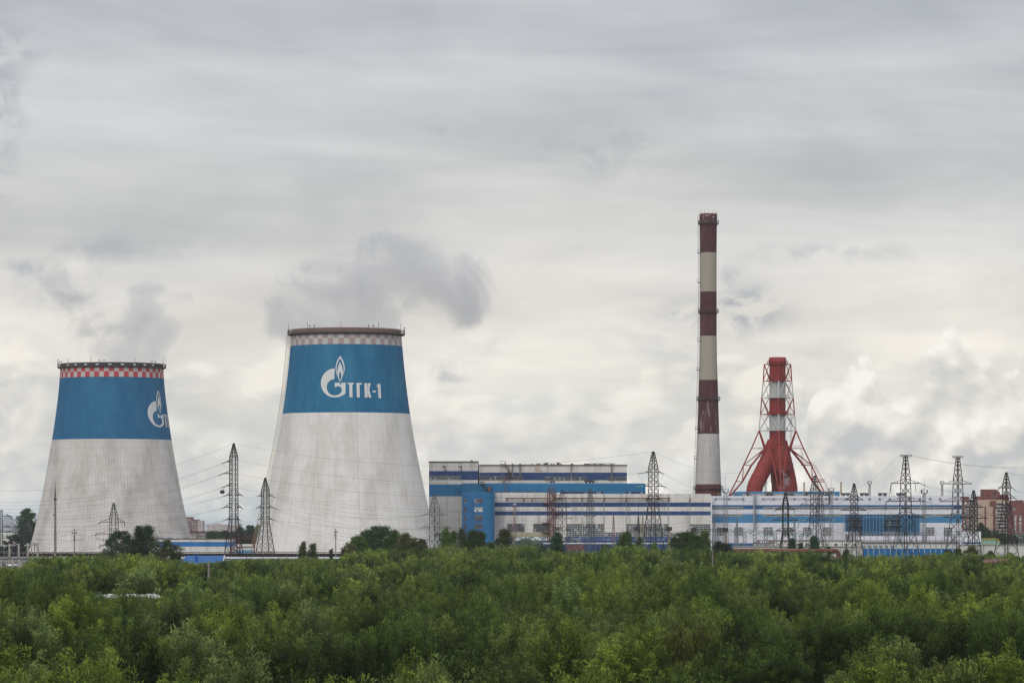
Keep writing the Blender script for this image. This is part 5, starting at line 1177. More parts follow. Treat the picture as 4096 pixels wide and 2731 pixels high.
b.bar((x_,Y_,Z(1960,Y_)), (x_,Y_,Z(1921,Y_)), .14, 0, .06); b.build('spike', dark_steel, t)
b = MB(); b.lathe([(.36,Z(1999,Y_)),(.45,Z(1996,Y_)),(.45,Z(1994,Y_)),(.3,Z(1993,Y_))], x_, Y_, 14); b.build('collar', dark_steel, t)
b = MB(); b.box(x_-.65, x_-.2, Y_-.4, Y_, Z(2062,Y_), Z(2055,Y_)); b.bar((x_,Y_,Z(2063,Y_)), (x_-.6,Y_,Z(2058,Y_)), .1); b.build('camera_box', grey_steel, t)
pole('slender dark-banded pole with one short crossarm before the ribbed tower', 297.5, 1120, 2113, .16, ((2131,.75),), bands=(2140,2144,2148,2152,2156,2160))
pole('slender pole with one short crossarm before the tall cooling tower', 1343, 1120, 2113, .15, ((2128,.5),), bands=(2138,2143,2148))
pole('braced concrete utility pole standing in the thicket below the blue roof', 834.5, 600, 2240, .17, ((2266,.6),(2280,.14)), (823,2290))
pole('short concrete pole with small crossarm left of the rusty pipe', 2850.5, 700, 2197, .12, ((2212,.22),(2216,.2)))
for i, (px, lab) in enumerate(((3096,'grey fence pole in front of the dark single-bodied pylon'),(3302,'grey fence pole right of the half-hidden grey pylon'),(3369,'grey fence pole above the end of the rusty pipe'),(3028,'grey fence pole above the middle of the rusty pipe'))):
    pole(lab, px, 1140, 2162, .15, (), None)
# wooden/concrete portal frames on the far left
def portal(label, pxs, Y, top, left_strings, lattice):
    t = thing('portal_frame', label, 'gantry', (X(sum(pxs)/2,Y), Y, 0))
    for px in pxs: b = MB(); b.box(X(px,Y)-.19, X(px,Y)+.19, Y-.2, Y+.2, 0, Z(top,Y)-.001); b.build('post', conc, t)
    z_ = Z(top,Y); b = MB(); x0, x1 = X(pxs[0]-5,Y), X(pxs[1]+3,Y)
    b.bar((x0,Y,z_), (x1,Y,z_), .15); b.bar((x0,Y,z_-.0), (x1,Y,z_), .1)
    if lattice:
        b.bar((x0,Y,z_-.5), (x1,Y,z_-.5), .12); n = 9
        for k in range(n): b.bar((x0+(x1-x0)*k/n,Y,z_-(.5 if k%2 else 0)), (x0+(x1-x0)*(k+1)/n,Y,z_-(0 if k%2 else .5)), .07)
    b.build('beam', rust if not lattice else grey_steel, t)
    for k in range(3):
        q = Vector((x0 + (x1-x0)*(.2+.3*k), Y, z_-.1)); b = MB(); b.tube([q, q+Vector((-1.1,-.2,-.55))], .09, 8); b.build('insulator', surf('pale_grey_porcelain', '#a3a8a8', .35), t)
        if lattice: b = MB(); b.tube([q+Vector((.5,0,0)), q+Vector((.55,0,-1.1)), q+Vector((.6,0,-1.8))], .07, 8); b.build('insulator', black_glass, t)
portal('concrete portal frame with slanted porcelain strings at the left photo edge', (38,75), 900, 2173, 3, False)
portal('concrete portal frame with small lattice beam and hanging strings', (111,150), 905, 2172, 3, True)
t = thing('pipe_bridge', 'low lattice pipe bridge on concrete posts at the left photo edge', 'pipe bridge', (X(50,880), 880, 0)); b = MB(); Y_=880
for p in (2229,2234): b.bar((X(-20,Y_),Y_,Z(p,Y_)), (X(150,Y_),Y_,Z(p,Y_)), .14)
for k in range(26): px = -20+k*6.5; b.bar((X(px,Y_),Y_,Z(2234 if k%2 else 2229,Y_)), (X(px+6.5,Y_),Y_,Z(2229 if k%2 else 2234,Y_)), .09)
b.build('lattice_beam', dark_steel, t); b = MB()
b.box(X(-20,Y_), X(130,Y_), Y_+.3, Y_+.6, Z(2245,Y_), Z(2242,Y_)); b.build('beam', conc, t)
for px in (6,50,80): MB().box(X(px,Y_)-.18, X(px,Y_)+.18, Y_-.15, Y_+.2, 0, Z(2235,Y_)).build('post', conc, t)
t = thing('storage_tank', 'low white tank under the lattice pipe bridge', 'tank', (X(42,890), 890, 0)); b = MB(); Y_ = 890
b.tube([(X(18,Y_),Y_+1,Z(2262,Y_)),(X(20,Y_),Y_+1,Z(2262,Y_)),(X(68,Y_),Y_+1,Z(2262,Y_)),(X(70,Y_),Y_+1,Z(2262,Y_))], [.2,.45,.45,.2], 14); b.build('shell', silver, t)
b = MB()
for px in (26,62): b.box(X(px,Y_)-.2, X(px,Y_)+.2, Y_+.7, Y_+1.3, 0, Z(2266,Y_))
b.build('saddle', conc, t)
# hanging line-work tarpaulin bag by the dense pylon
Y_ = 1250; t = thing('hanging_bag', 'dark bag hanging from a cable beside the dense black pylon', 'bag', (X(889,Y_), Y_, Z(1975,Y_)))
b = MB(); b.lathe([(.2,Z(1974,Y_)),(.75,Z(1971,Y_)),(.85,Z(1966,Y_)),(.6,Z(1961,Y_)),(.25,Z(1959,Y_))], X(889,Y_), Y_, 10, 0); b.build('sack', dark_steel, t)
b = MB(); b.bar((X(886,Y_),Y_,Z(1961,Y_)), (X(886,Y_),Y_,Z(1952,Y_)), .1); b.bar((X(893,Y_),Y_,Z(1962,Y_)), (X(898,Y_),Y_,Z(1948,Y_)), .12); b.build('strap', surf('ochre_strap','#8d6a35'), t)

# ------------------------------------------------------------------ switchyard gantries
def gantry(label, px0, px1, py, Y, cols, mat, sag=(), post='lattice', hgt=14):
    s = S(Y); t = thing('switchyard_gantry', label, 'gantry', (X((px0+px1)/2,Y), Y, 0)); z1, z0 = Z(py,Y), Z(py+hgt,Y); x0, x1 = X(px0,Y), X(px1,Y); b = MB()
    for yy in (Y-.5, Y+.5):
        b.bar((x0,yy,z1), (x1,yy,z1), .16); b.bar((x0,yy,z0), (x1,yy,z0), .16); n = max(2, int((x1-x0)/1.2))
        for k in range(n): b.bar((x0+(x1-x0)*k/n,yy,z1 if k%2 else z0), (x0+(x1-x0)*(k+1)/n,yy,z0 if k%2 else z1), .1)
    b.build('lattice_beam', mat, t)
    for c_ in cols:
        b = MB(); xx = X(c_,Y)
        if post == 'lattice':
            h_ = .55; cs = [(xx-h_,Y-h_),(xx+h_,Y-h_),(xx+h_,Y+h_),(xx-h_,Y+h_)]; n = 8
            for i in range(4):
                b.bar((*cs[i],0), (*cs[i],z0), .13)
                for k in range(n): b.bar((*cs[i],z0*k/n), (*cs[(i+1)%4],z0*(k+1)/n), .08); b.bar((*cs[(i+1)%4],z0*k/n), (*cs[i],z0*(k+1)/n), .08)
            b.build('column', mat, t)
        else:
            b.tube([(xx,Y,0),(xx,Y,z0)], .42, 10); b.build('column', surf('brown_concrete_column', '#85796a', .9, [((1,1,.3),3,.4,.7,'#6a5e50',.6)]), t)
            b = MB(); b.box(xx-.9, xx+.9, Y-.5, Y+.5, z0-.02, z1+.5); b.build('column_head', mat, t)
    for px in sag:   # insulator strings hanging off the beam
        b = MB(); q = Vector((X(px,Y),Y-.6,z0)); b.tube([q, q+Vector((1.1,-.3,-.9)), q+Vector((2.3,-.6,-1.25))], .13, 8); b.build('insulator', glass_green, t)
    return t
gantry('dark switchyard gantry on concrete columns behind the tall dark pylon', 2544, 2682, 2112, 1300, (2548,2677), dark_steel, (2590,2620,2650), 'round', 9)
gantry('dark switchyard gantry in front of the last bank of white windows', 2770, 2903, 2116, 1300, (2776,2902), dark_steel, (2800,2830), 'round', 9)
gantry('long grey switchyard gantry before the left part of the newer hall', 2852, 3018, 2117, 1350, (2870,2945,2978), grey_steel, (2905,2930,2960,2990), 'lattice', 9)
gantry('grey switchyard gantry left of the dark single-bodied pylon', 3000, 3102, 2124, 1340, (3020,3063,3100), grey_steel, (3030,3050,3072), 'lattice', 9)
gantry('thin grey gantry behind the dark single-bodied pylon', 3102, 3215, 2124, 1345, (3178,3205), grey_steel, (3158,3180,3200,3220), 'lattice', 9)
gantry('grey gantry in front of the blue air intake houses', 3448, 3706, 2129, 1330, (3549,3597,3700), grey_steel, (3585,3640), 'lattice', 9)
gantry('grey gantry left of the second flat-topped pylon', 3774, 3908, 2124, 1330, (3784,3812), grey_steel, (3800,3835,3850), 'lattice', 10)
gantry('grey gantry at the right photo edge', 4050, 4110, 2128, 1330, (4085,), grey_steel, (4060,), 'lattice', 8)
gantry('low rust coloured busbar frame above the transformer boxes', 3028, 3085, 2158, 1345, (3030,3083), surf('faint_red_frame','#80605c',.8), (), 'lattice', 4)
for k, px in enumerate((3020,3037,3054,3071,3086)):
    Y_ = 1345; t = thing('transformer', 'pale boxy transformer with dark bushings under the busbar frame', 'transformer', (X(px,Y_), Y_, 0), 'transformers in the switchyard')
    b = MB(); x_ = X(px,Y_); b.box(x_-.55, x_+.55, Y_-.8, Y_+.8, 1.2, Z(2176,Y_)); b.box(x_-.6, x_+.6, Y_-.85, Y_+.85, Z(2176,Y_)+.001, Z(2175,Y_)+.1); b.build('tank', frame_white, t)
    for q in (-.3,.3): MB().lathe([(.1,Z(2175,Y_)+.1),(.17,Z(2175,Y_)+.3),(.12,Z(2175,Y_)+.8),(.05,Z(2175,Y_)+1.1)], x_+q, Y_, 8).build('bushing', rust, t)
    MB().box(x_-.7, x_+.7, Y_-.9, Y_+.9, 0, 1.19).build('plinth', conc, t)

# ------------------------------------------------------------------ overhead lines
def wire(p, q, sag, r=.022, lab=None, grp='overhead power cables'):
    p = Vector(p); q = Vector(q); n = 22; pts = []
    for i in range(n+1):
        t_ = i/n; v = p.lerp(q, t_); v.z -= sag*4*t_*(1-t_); pts.append(v)
    b = MB(); b.tube(pts, r, 4, 0, False, False); o = b.build('power_cable', cable_m, None, p)
    tag(o, lab or 'thin dark overhead cable sagging between lattice pylons', 'power cable', grp); return o
def V(px, py, Y): return Vector((X(px,Y), Y, Z(py,Y)))
def string(key, a, b_, r=.13):
    ty = TIPS[key]; m_ = MB(); a = Vector(a); b_ = Vector(b_); m_.tube([a, a.lerp(b_,.5)-Vector((0,0,.1)), b_], r, 8); m_.build('insulator', ty[3], ty[2])
def strain(key, i, to, L=2.2, drop=.35):
    """insulator string leaving arm tip i towards a point; returns its outer end"""
    tip = TIPS[key][1][i][1]; d = (Vector(to)-tip).normalized(); e = tip + d*L - Vector((0,0,drop)); string(key, tip, e); return e
def jumper(a, b_, k=1.6):
    m_ = MB(); a, b_ = Vector(a), Vector(b_); n = 8
    return wire(a, b_, k, .022, 'short slack jumper loop hanging under a crossarm', 'jumper loops under the crossarms')
# A: lines to the left edge
for i, (py, sg) in zip((0,1,2), ((2004,4.0),(2030,4.0),(2056,4.0))):
    to = V(-60, py, 1180); e = strain('A', i, to, 1.9)
    for k in (0,1): wire(e+Vector((0,0,-.15*k)), V(-60, py+k*14, 1180), sg+.4*k)
    jumper(e, TIPS['A'][1][i][1]+Vector((2.4,0,-.6)), 1.3)
wire(TIPS['A'][0], V(-60,1963,1150), 4.5)
A = TIPS['A'][1]
for i, (py,) in zip((3,5,7), ((2066,),(2092,),(2120,))):
    if i < len(A): e = strain('A', i, V(-60,py,1160), 1.5); wire(e, V(-60,py,1160), 3.0); wire(e-Vector((0,0,.2)), V(-60,py+22,1160), 3.2)
for i, j in ((4,0),(6,2),(8,4)):
    e = strain('A', i, TIPS['B'][1][j][1], 1.6, .4); f = strain('B', j, A[i][1], 1.6, .3); wire(e, f, .6); jumper(e, A[i][1]-Vector((1.8,0,1.8)), .8)
B = TIPS['B'][1]; Ee = TIPS['E'][1]
for j, i in ((1,0),(3,2),(5,4)):
    e = strain('B', j, Ee[i][1], 1.9, .3); f = strain('E', i, B[j][1], 2.0, .4)
    wire(e, f, 2.0); wire(e+Vector((0,0,-.3)), f+Vector((0,2,.0)), 3.0); jumper(e, B[j][1]-Vector((1.6,0,.6)), 1.5)
    wire(e+Vector((0,0,.1)), V(1985,2040+i*14,1400), 2.5)
H = TIPS['H'][1]; J = TIPS['J'][1]
wire(TIPS['A'][0], TIPS['H'][0], 5.6, .021, 'long thin earth wire from the dense pylon to the tall dark pylon', 'earth wires')
for (py, i, sg) in ((1840,0,5.0),(1895,2,5.0),(1950,4,5.0)):
    a0 = V(952, py, 1252); e = strain('H', i, a0, 3.4, .3); wire(a0, e, sg); jumper(e, H[i][1]+Vector((2.8,0,-3.0)), 2.2)
for (i, k) in ((1,0),(3,2),(5,4)):
    e = strain('H', i, J[k][1], 1.2, .25); f = strain('J', k, H[i][1], 2.0, .4); wire(e, f, 4.5); jumper(e, H[i][1]-Vector((2.0,0,1.8)), 1.3)
wire(TIPS['H'][0], V(3010,1880,1400), 3.0, .021, 'earth wire running from the tall dark pylon behind the striped chimney', 'earth wires')
I_ = TIPS['I'][1]
for i in (0,2,4): e = strain('I', i, V(2870,2118,1340), 2.0, .3); wire(e, V(2860+i*18,2119,1349), 2.5); wire(e-Vector((0,0,.3)), V(2900+i*18,2119,1349), 3.0)
for i in (1,3,5):
    q = I_[i][1]; string('I', q, q+Vector((-.2,0,-2.2))); jumper(q+Vector((-.2,0,-2.2)), I_[i-1][1]+Vector((.5,0,-2.0)), 1.0)
for i, k in ((1,0),(3,2)): wire(I_[i][1], TIPS['L'][1][k][1], 2.0)
for i in (1,3,5): e = strain('J', i, TIPS['L'][1][i-1][1], 2.0, .3); wire(e, TIPS['L'][1][i-1][1], 1.6)
for i in (0,2,4): wire(strain('J', i, V(3050,2122,1340), 2.2), V(3040+i*20,2126,1340), 1.5)
L_ = TIPS['L'][1]; M_ = TIPS['M'][1]; N_ = TIPS['N'][1]; P_ = TIPS['P'][1]; O_ = TIPS['O'][1]
for i, (px, py) in zip((0,2,4), ((3300,2086),(3290,2110),(3330,2122))):
    e = strain('M', i, V(3440,2010+i*18,1150), 2.9, 1.9 if i < 4 else .8); string('M', e, e+Vector((-.2,0,-1.4)), .08)
    wire(e, V(px,py,1345), 2.5); wire(e-Vector((0,.4,.3)), V(px+30,py+12,1345), 2.6); jumper(e, M_[i+1][1]+Vector((-5,0,-2.5)), 1.6)
wire(V(3600,1821,1050), V(3330,1990,1300), 2.0, .021, 'earth wire falling left from the wide flat-topped pylon', 'earth wires')
for i, dy in zip((1,3,5), (48,50,44)):
    e = strain('M', i, V(4130,TIPS['M'][1][i][1].z*0+2000,1000), 2.6, .4); tip = TIPS['M'][1][i][1]; py0 = HZ-(tip.z-CZ)*F/1050
    for k in (0,1): wire(e-Vector((0,0,.35*k)), V(4140, py0+dy+k*8, 1000), 1.2)
    string('M', tip-Vector((1.4,0,.1)), tip-Vector((1.3,0,2.2)), .09); jumper(e, tip-Vector((1.3,0,2.2)), .8)
for k in (0,1): wire(V(3646,1822,1050), V(4140,1868+k*6,1000), 1.0, .021, 'earth wire running right from the wide flat-topped pylon', 'earth wires')
for i in (1,3,5):
    tip = P_[i][1]; e = strain('P', i, V(4180,1990+i*14,980), 2.0, .4); wire(e, V(4200,HZ-(tip.z-CZ)*F/1000+18,980), .5); wire(e-Vector((0,0,.3)), V(4200,HZ-(tip.z-CZ)*F/1000+26,980), .5)
wire(TIPS['P'][0], V(4200,1905,980), .4, .021, 'earth wire leaving the pylon before the tan block', 'earth wires')
for i in (0,2,4): wire(strain('P', i, O_[i+1][1], 2.0, .4), O_[i+1][1], 1.5); wire(O_[i][1], V(3700+i*20,2128,1330), 2.0)
for i in (0,2,4): wire(Ee[i+1][1], V(1990+i*30,2060+i*20,1400), 2.2)
C_ = TIPS['C'][1]
for i in (0,2,4): e = strain('C', i, V(-60,2120+i*10,1000), 1.6, .4); wire(e, V(-60,2112+i*16,1000), 2.2); jumper(e, C_[i][1]+Vector((2.2,0,-.9)), 1.1); wire(C_[i+1][1], V(900,2110+i*16,1200), 2.5)
for i in (1,3): q = C_[i][1]; string('C', q, q+Vector((-.1,0,-1.2)), .08)
D_ = TIPS['D'][1]
for i in range(3): q = D_[i][1]; string('D', q, q+Vector((-1.5,0,.6)), .12); wire(q, V(200,2180+i*8,1150), 1.0)
wire(V(-60,2150,1100), V(297,2131,1120), 1.5); wire(V(297,2131,1120), V(720,2150,1130), 1.8); wire(V(1300,2190,1100), V(1343,2128,1120), .5); wire(V(1343,2128,1120), V(1740,2105,1180), 1.5)
wire(V(880,2200,1200), V(1740,2140,1190), 2.0)
for i in range(4): wire(V(2058,2070+i*18,1350), V(2760,2085+i*14,1350), 3.0)
# ------------------------------------------------------------------ foliage
def leaf_mat(name, c_lo, c_hi, c_tip, var='#5c5a24', vs=.2):
    mt = bpy.data.materials.new(name); mt.use_nodes = True; nt = mt.node_tree; nt.nodes.clear(); g = G(nt)
    out = nt.nodes.new('ShaderNodeOutputMaterial'); d = nt.nodes.new('ShaderNodeBsdfPrincipled'); tr = nt.nodes.new('ShaderNodeBsdfTranslucent'); mx = nt.nodes.new('ShaderNodeMixShader')
    at = nt.nodes.new('ShaderNodeAttribute'); at.attribute_name = 'tint'; ag = nt.nodes.new('ShaderNodeAttribute'); ag.attribute_name = 'young'
    oi = nt.nodes.new('ShaderNodeObjectInfo'); ge = nt.nodes.new('ShaderNodeNewGeometry')
    col = g.mix(at.outputs['Fac'], lin(c_lo), lin(c_hi))
    col = g.mix(g.m('MULTIPLY', g.mr(ag.outputs['Fac'], .72, 1.0), .85), col, lin(c_tip))  # young tips are paler; the lift also paints in light on shoot ends
    f = g.m('MULTIPLY', g.mr(oi.outputs['Random'], .55, 1.0), vs*1.6); col = g.mix(f, col, lin(var))
    f = g.mr(g.noise(g.vm('MULTIPLY', ge.outputs['Position'], (.035,.018,.05)), 1, 3, .5), .35, .7); col = g.mix(g.m('MULTIPLY', f, .3), col, lin('#37502a'))
    br = g.m('ADD', .47, g.m('MULTIPLY', oi.outputs['Random'], .72)); col = g.mix(1.0, col, g.xyz(br, br, br), 'MULTIPLY')
    g.put(d.inputs['Base Color'], col); d.inputs['Roughness'].default_value = .55; d.inputs['Specular IOR Level'].default_value = .15
    g.put(tr.inputs['Color'], col); mx.inputs[0].default_value = .08
    nt.links.new(d.outputs[0], mx.inputs[1]); nt.links.new(tr.outputs[0], mx.inputs[2]); nt.links.new(mx.outputs[0], out.inputs[0]); return mt
bark = surf('grey_brown_bark', '#4b4136', .95, [((2,2,.6),4,.4,.7,'#352d25',.7)])
def leaves_mesh(name, c, ax, L, Wd, tint, young, mat, rng):
    n = len(c); rv = rng.normal(size=(n,3)); side = np.cross(ax, rv); side /= np.linalg.norm(side, axis=1)[:,None]+1e-9
    nrm = np.cross(ax, side); L = L[:,None]; Wd = Wd[:,None]
    v = np.empty((n,4,3)); v[:,0] = c; v[:,1] = c+ax*L*.45+side*Wd*.5+nrm*L*.06; v[:,2] = c+ax*L; v[:,3] = c+ax*L*.45-side*Wd*.5+nrm*L*.06
    me = bpy.data.meshes.new(name); me.vertices.add(4*n); me.vertices.foreach_set('co', v.reshape(-1).astype(np.float32))
    me.loops.add(4*n); me.loops.foreach_set('vertex_index', np.arange(4*n, dtype=np.int32))
    me.polygons.add(n); me.polygons.foreach_set('loop_start', np.arange(0,4*n,4,dtype=np.int32))
    me.update(calc_edges=True)
    for nm_, arr in (('tint',tint),('young',young)):
        a = me.attributes.new(nm_, 'FLOAT', 'POINT'); a.data.foreach_set('value', np.repeat(arr,4).astype(np.float32))
    me.materials.append(mat); return me

def willow(rng, H, Rr, nsh, per, L, Wd, mat, droop=0.0, tipk=1.0):
    """many-stemmed shrub: upright leafy shoots gathered in a few lobes"""
    P = []; A = []; Yg = []; stems = MB()
    lobes = [(rng.uniform(0,2*np.pi), rng.uniform(.15,.72)*Rr, rng.uniform(.66,1.02)) for _ in range(6)]
    for k in range(nsh):
        if rng.random() < .8:
            la, lr, lh = lobes[rng.integers(6)]; bx, by = lr*np.cos(la)+rng.normal()*Rr*.17, lr*np.sin(la)+rng.normal()*Rr*.17; lh *= rng.uniform(.70,1.08)
        else:
            a = rng.uniform(0,2*np.pi); rr = Rr*np.sqrt(rng.random()); bx, by, lh = rr*np.cos(a), rr*np.sin(a), rng.uniform(.45,.9)
        rad = np.hypot(bx,by)/Rr; h = H*lh*(1-.40*min(rad,1.3)**2.2); h = max(h, .28*H)
        base = np.array([bx*.25, by*.25, 0]); top = np.array([bx*1.05, by*1.05, h]); mid = np.array([bx*.9, by*.9, h*.45])
        s = .08+.92*rng.random(per)**.8
        q = ((1-s)**2)[:,None]*base + (2*s*(1-s))[:,None]*mid + (s**2)[:,None]*top
        spread = (.30*(1-s)**.9+.040)[:,None]*Rr*.55
        off = rng.normal(size=(per,3))*np.array([1,1,.4]); q = q + off*spread; q[:,2] = np.abs(q[:,2])
        a = off/ (np.linalg.norm(off,axis=1)[:,None]+1e-6)*np.array([1,1,.4])*.8 + np.array([0,0,.75-droop]) + rng.normal(size=(per,3))*.35
        a /= np.linalg.norm(a,axis=1)[:,None]; P.append(q); A.append(a); Yg.append(s*rng.uniform(.78,1.0))
        if k % 3 == 0: stems.tube([base, mid*.98, top*np.array([1,1,.9])], [.045,.03,.012], 4, 0, False)
    P = np.concatenate(P); A = np.concatenate(A); Yg = np.concatenate(Yg); n = len(P)
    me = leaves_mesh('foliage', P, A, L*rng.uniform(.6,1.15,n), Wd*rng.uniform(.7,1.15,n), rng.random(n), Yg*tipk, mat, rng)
    return me, stems
rng = np.random.default_rng(11)
M1 = leaf_mat('willow_leaves_fresh', '#27370f', '#5c7126', '#aabd4c', '#565e20')  # willow low tints deepened so leaf colour carries some of the shade
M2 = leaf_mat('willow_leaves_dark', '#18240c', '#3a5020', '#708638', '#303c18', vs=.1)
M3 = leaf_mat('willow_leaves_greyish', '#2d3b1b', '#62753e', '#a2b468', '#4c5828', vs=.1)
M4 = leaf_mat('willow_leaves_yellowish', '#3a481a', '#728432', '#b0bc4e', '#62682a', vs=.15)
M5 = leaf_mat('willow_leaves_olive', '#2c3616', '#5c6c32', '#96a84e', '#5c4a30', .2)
bush_kinds = []; HF = []
spec = [(M1,'tall willow shrub with fresh green upright shoots'), (M2,'dense dark green willow shrub with rounded top'), (M3,'willow shrub with greyish green narrow leaves'),
        (M1,'bright green willow shrub with many spiky tips'), (M5,'olive willow shrub with a few brownish shoots'), (M4,'yellowish green low willow shrub'), (M2,'deep green willow shrub with loose lobes')]
for i, (m_, lab) in enumerate(spec):
    H0 = 1.0*(4.9,4.6,4.7,5.0,4.5,4.0,4.8)[i]; R0 = (2.5,2.7,2.5,2.3,2.5,2.4,2.6)[i]
    near, stems = willow(rng, H0, R0, 100, 370, .18, .040, m_)
    zz_ = np.empty(len(near.vertices)*3, np.float32); near.vertices.foreach_get('co', zz_); H0 = float(np.percentile(zz_[2::3], 99.3))
    far, _ = willow(rng, H0*1.05, R0, 76, 125, .33, .085, m_)
    zf_ = np.empty(len(far.vertices)*3, np.float32); far.vertices.foreach_get('co', zf_); HF.append(float(np.percentile(zf_[2::3], 99.5)))
    bush_kinds.append((near, stems, far, lab, H0, R0))

# skyline row of the thicket along the photo, and notches that keep half-hidden things in view
sk = [(-100,2284),(0,2282),(110,2275),(140,2236),(430,2222),(600,2226),(700,2242),(740,2255),(880,2256),(900,2246),(1190,2242),(1370,2242),(1420,2206),(1700,2204),(1760,2192),(1950,2196),(2150,2190),(2190,2212),(2300,2214),(2390,2212),(2440,2194),(2560,2194),(2600,2208),(2680,2202),(2840,2200),(2860,2218),(3000,2214),(3300,2212),(3380,2222),(3450,2229),(3560,2232),(3620,2226),(3800,2220),(3900,2222),(4050,2228),(4200,2224)]
def skyline(px):
    for (a, ra), (b_, rb) in zip(sk, sk[1:]):
        if a <= px <= b_: return ra+(rb-ra)*(px-a)/(b_-a)
    return 2224
notch = [(374,660,2400,539,300),(800,862,2308,598,480),(2838,2864,2242,695,600),(3905,4050,2247,815,700),(3300,3590,2240,955,850)]
from mathutils import noise as mn
pts = []; YFAR = 900.0
row = 0; Yc = 158.0; prng = random.Random(21)
while Yc < YFAR:
    sp = 4.9 if Yc < 400 else 5.1
    half = Yc*0.1405 + 5; n = int(2*half/sp)+1
    for i in range(n+1):
        x_ = -half + i*sp + (sp/2 if row % 2 else 0) + prng.uniform(-1.3,1.3); y_ = Yc + prng.uniform(-1.4,1.4)
        pts.append((x_, y_))
    Yc += sp*.92; row += 1
bl = []
for (x_, y_) in pts:
    px = 2048 + x_*F/y_
    n1 = mn.noise(Vector((x_*.035, y_*.017, 3.0))); n2 = mn.noise(Vector((x_*.10, y_*.06, 8.0)))
    tall = prng.random() < (.42 if y_ < 420 else .36) + .5*n1
    H = (prng.uniform(4.9,7.0) if tall else prng.uniform(2.0,4.1))*(1 + .35*n1 + .20*n2)
    if y_ > 420: H *= .95
    if n1 + .6*n2 < -.40: H *= .6                                  # small clearings
    if y_ < 840 and prng.random() < .10 + (.45 if mn.noise(Vector((x_*.055, y_*.03, 14.0))) > .22 else 0): continue   # dark gaps
    if (abs(x_-X(515,540)) < 7.2 and 537.5 < y_ < 546) : continue
    cap = CZ - (skyline(px) + 6*mn.noise(Vector((px*.02,0,1))) - HZ)*y_/F
    if y_ > YFAR-45: H = cap*prng.uniform(.93,1.04)*(1+.03*n2)
    elif y_ > 600: H = max(H, cap*.55*prng.uniform(.9,1.1)) if prng.random() < .4 else H
    H = min(H, cap*prng.uniform(.97,1.03))
    for (a, b_, py, yo, ys) in notch:
        rp = 3.6*F/y_
        if a-rp*.7 < px < b_+rp*.7 and ys < y_ < yo: H = min(H, CZ-(py-HZ)*y_/F)
    if H < 1.3: continue
    kn = mn.noise(Vector((x_*.06+9, y_*.03, 5.0))); q = prng.random()
    kidx = (0,3,4,2,5,3)[prng.randrange(6)] if kn > .08 else ((1,6,6,1,4)[prng.randrange(5)] if kn < -.08 else prng.randrange(7))
    if kidx == 5 and prng.random() < .6: kidx = 0
    bl.append((x_, y_, H, kidx, prng.uniform(0,6.28), prng.uniform(1.05,1.42)*(1.0 if H > 4.2 else .86)))
bl.sort(key=lambda b_: b_[1])
def inview(b_):
    x_, y_, H = b_[:3]; px = 2048+x_*F/y_; top = HZ+(CZ-H)*F/y_; rp = 2.3*F/y_
    return -rp*.6 < px < 4096+rp*.6 and top < 2731-6
vis = [b_ for b_ in bl if inview(b_)]
ind = vis[:292]; indset = set(id(b_) for b_ in ind)
made = {}
for (x_, y_, H, kk, rz, ws) in ind:
    near, stems, far, lab, H0, R0 = bush_kinds[kk]
    if kk not in made:
        root = thing('willow_shrub', lab + ' in the near thicket', 'shrub', (x_,y_,0), 'willow shrubs of the near thicket')
        fo = bpy.data.objects.new('foliage', near); COL.objects.link(fo); fo.parent = root; fo['_o'] = (0,0,0)
        stem_o = stems.build('stem', bark, None); stem_o.parent = root; stem_o.location = (0,0,0); made[kk] = (root, fo, stem_o)
    else:
        r0, f0, s0 = made[kk]; root = r0.copy(); COL.objects.link(root)
        for ch in (f0, s0): c_ = ch.copy(); COL.objects.link(c_); c_.parent = root
        root.location = (x_,y_,0)
    root.rotation_euler = (0,0,rz); root.scale = (ws, ws, H/H0)
# dry twiggy clumps among the near shrubs
dry = surf('dry_pinkish_twigs', '#6d5547', .9, [((2,2,.5),3,.4,.7,'#8a705c',.6)])
for k_, (px, Y_, hh, lab) in enumerate(((905,196,4.2,'bare twiggy dry shrub between leafy willows, the larger of two'),(262,204,3.8,'bare dry twigs beside a dark gap near the corner of the thicket'))):
    root = thing('dry_shrub', lab, 'shrub', (X(px,Y_), Y_, 0)); b = MB(); r_ = random.Random(k_+3)
    for i in range(110):
        a = r_.uniform(0,6.283); l_ = r_.uniform(.1,.55); h_ = hh*r_.uniform(.6,1.0); x0, y0 = X(px,Y_)+.3*math.cos(a), Y_+.3*math.sin(a); q = [Vector((x0,y0,0)), Vector((x0+l_*math.cos(a), y0+l_*math.sin(a), h_*.6)), Vector((x0+l_*1.9*math.cos(a+.3), y0+l_*1.9*math.sin(a+.3), h_))]
        b.tube(q, [.022,.014,.006], 4, 0, False)
        for j in range(3): s0 = q[1].lerp(q[2], r_.random()); b.tube([s0, s0+Vector((r_.uniform(-.4,.4), r_.uniform(-.4,.4), r_.uniform(.3,.7)))], [.010,.004], 3, 0, False)
    b.build('twigs', dry, root)
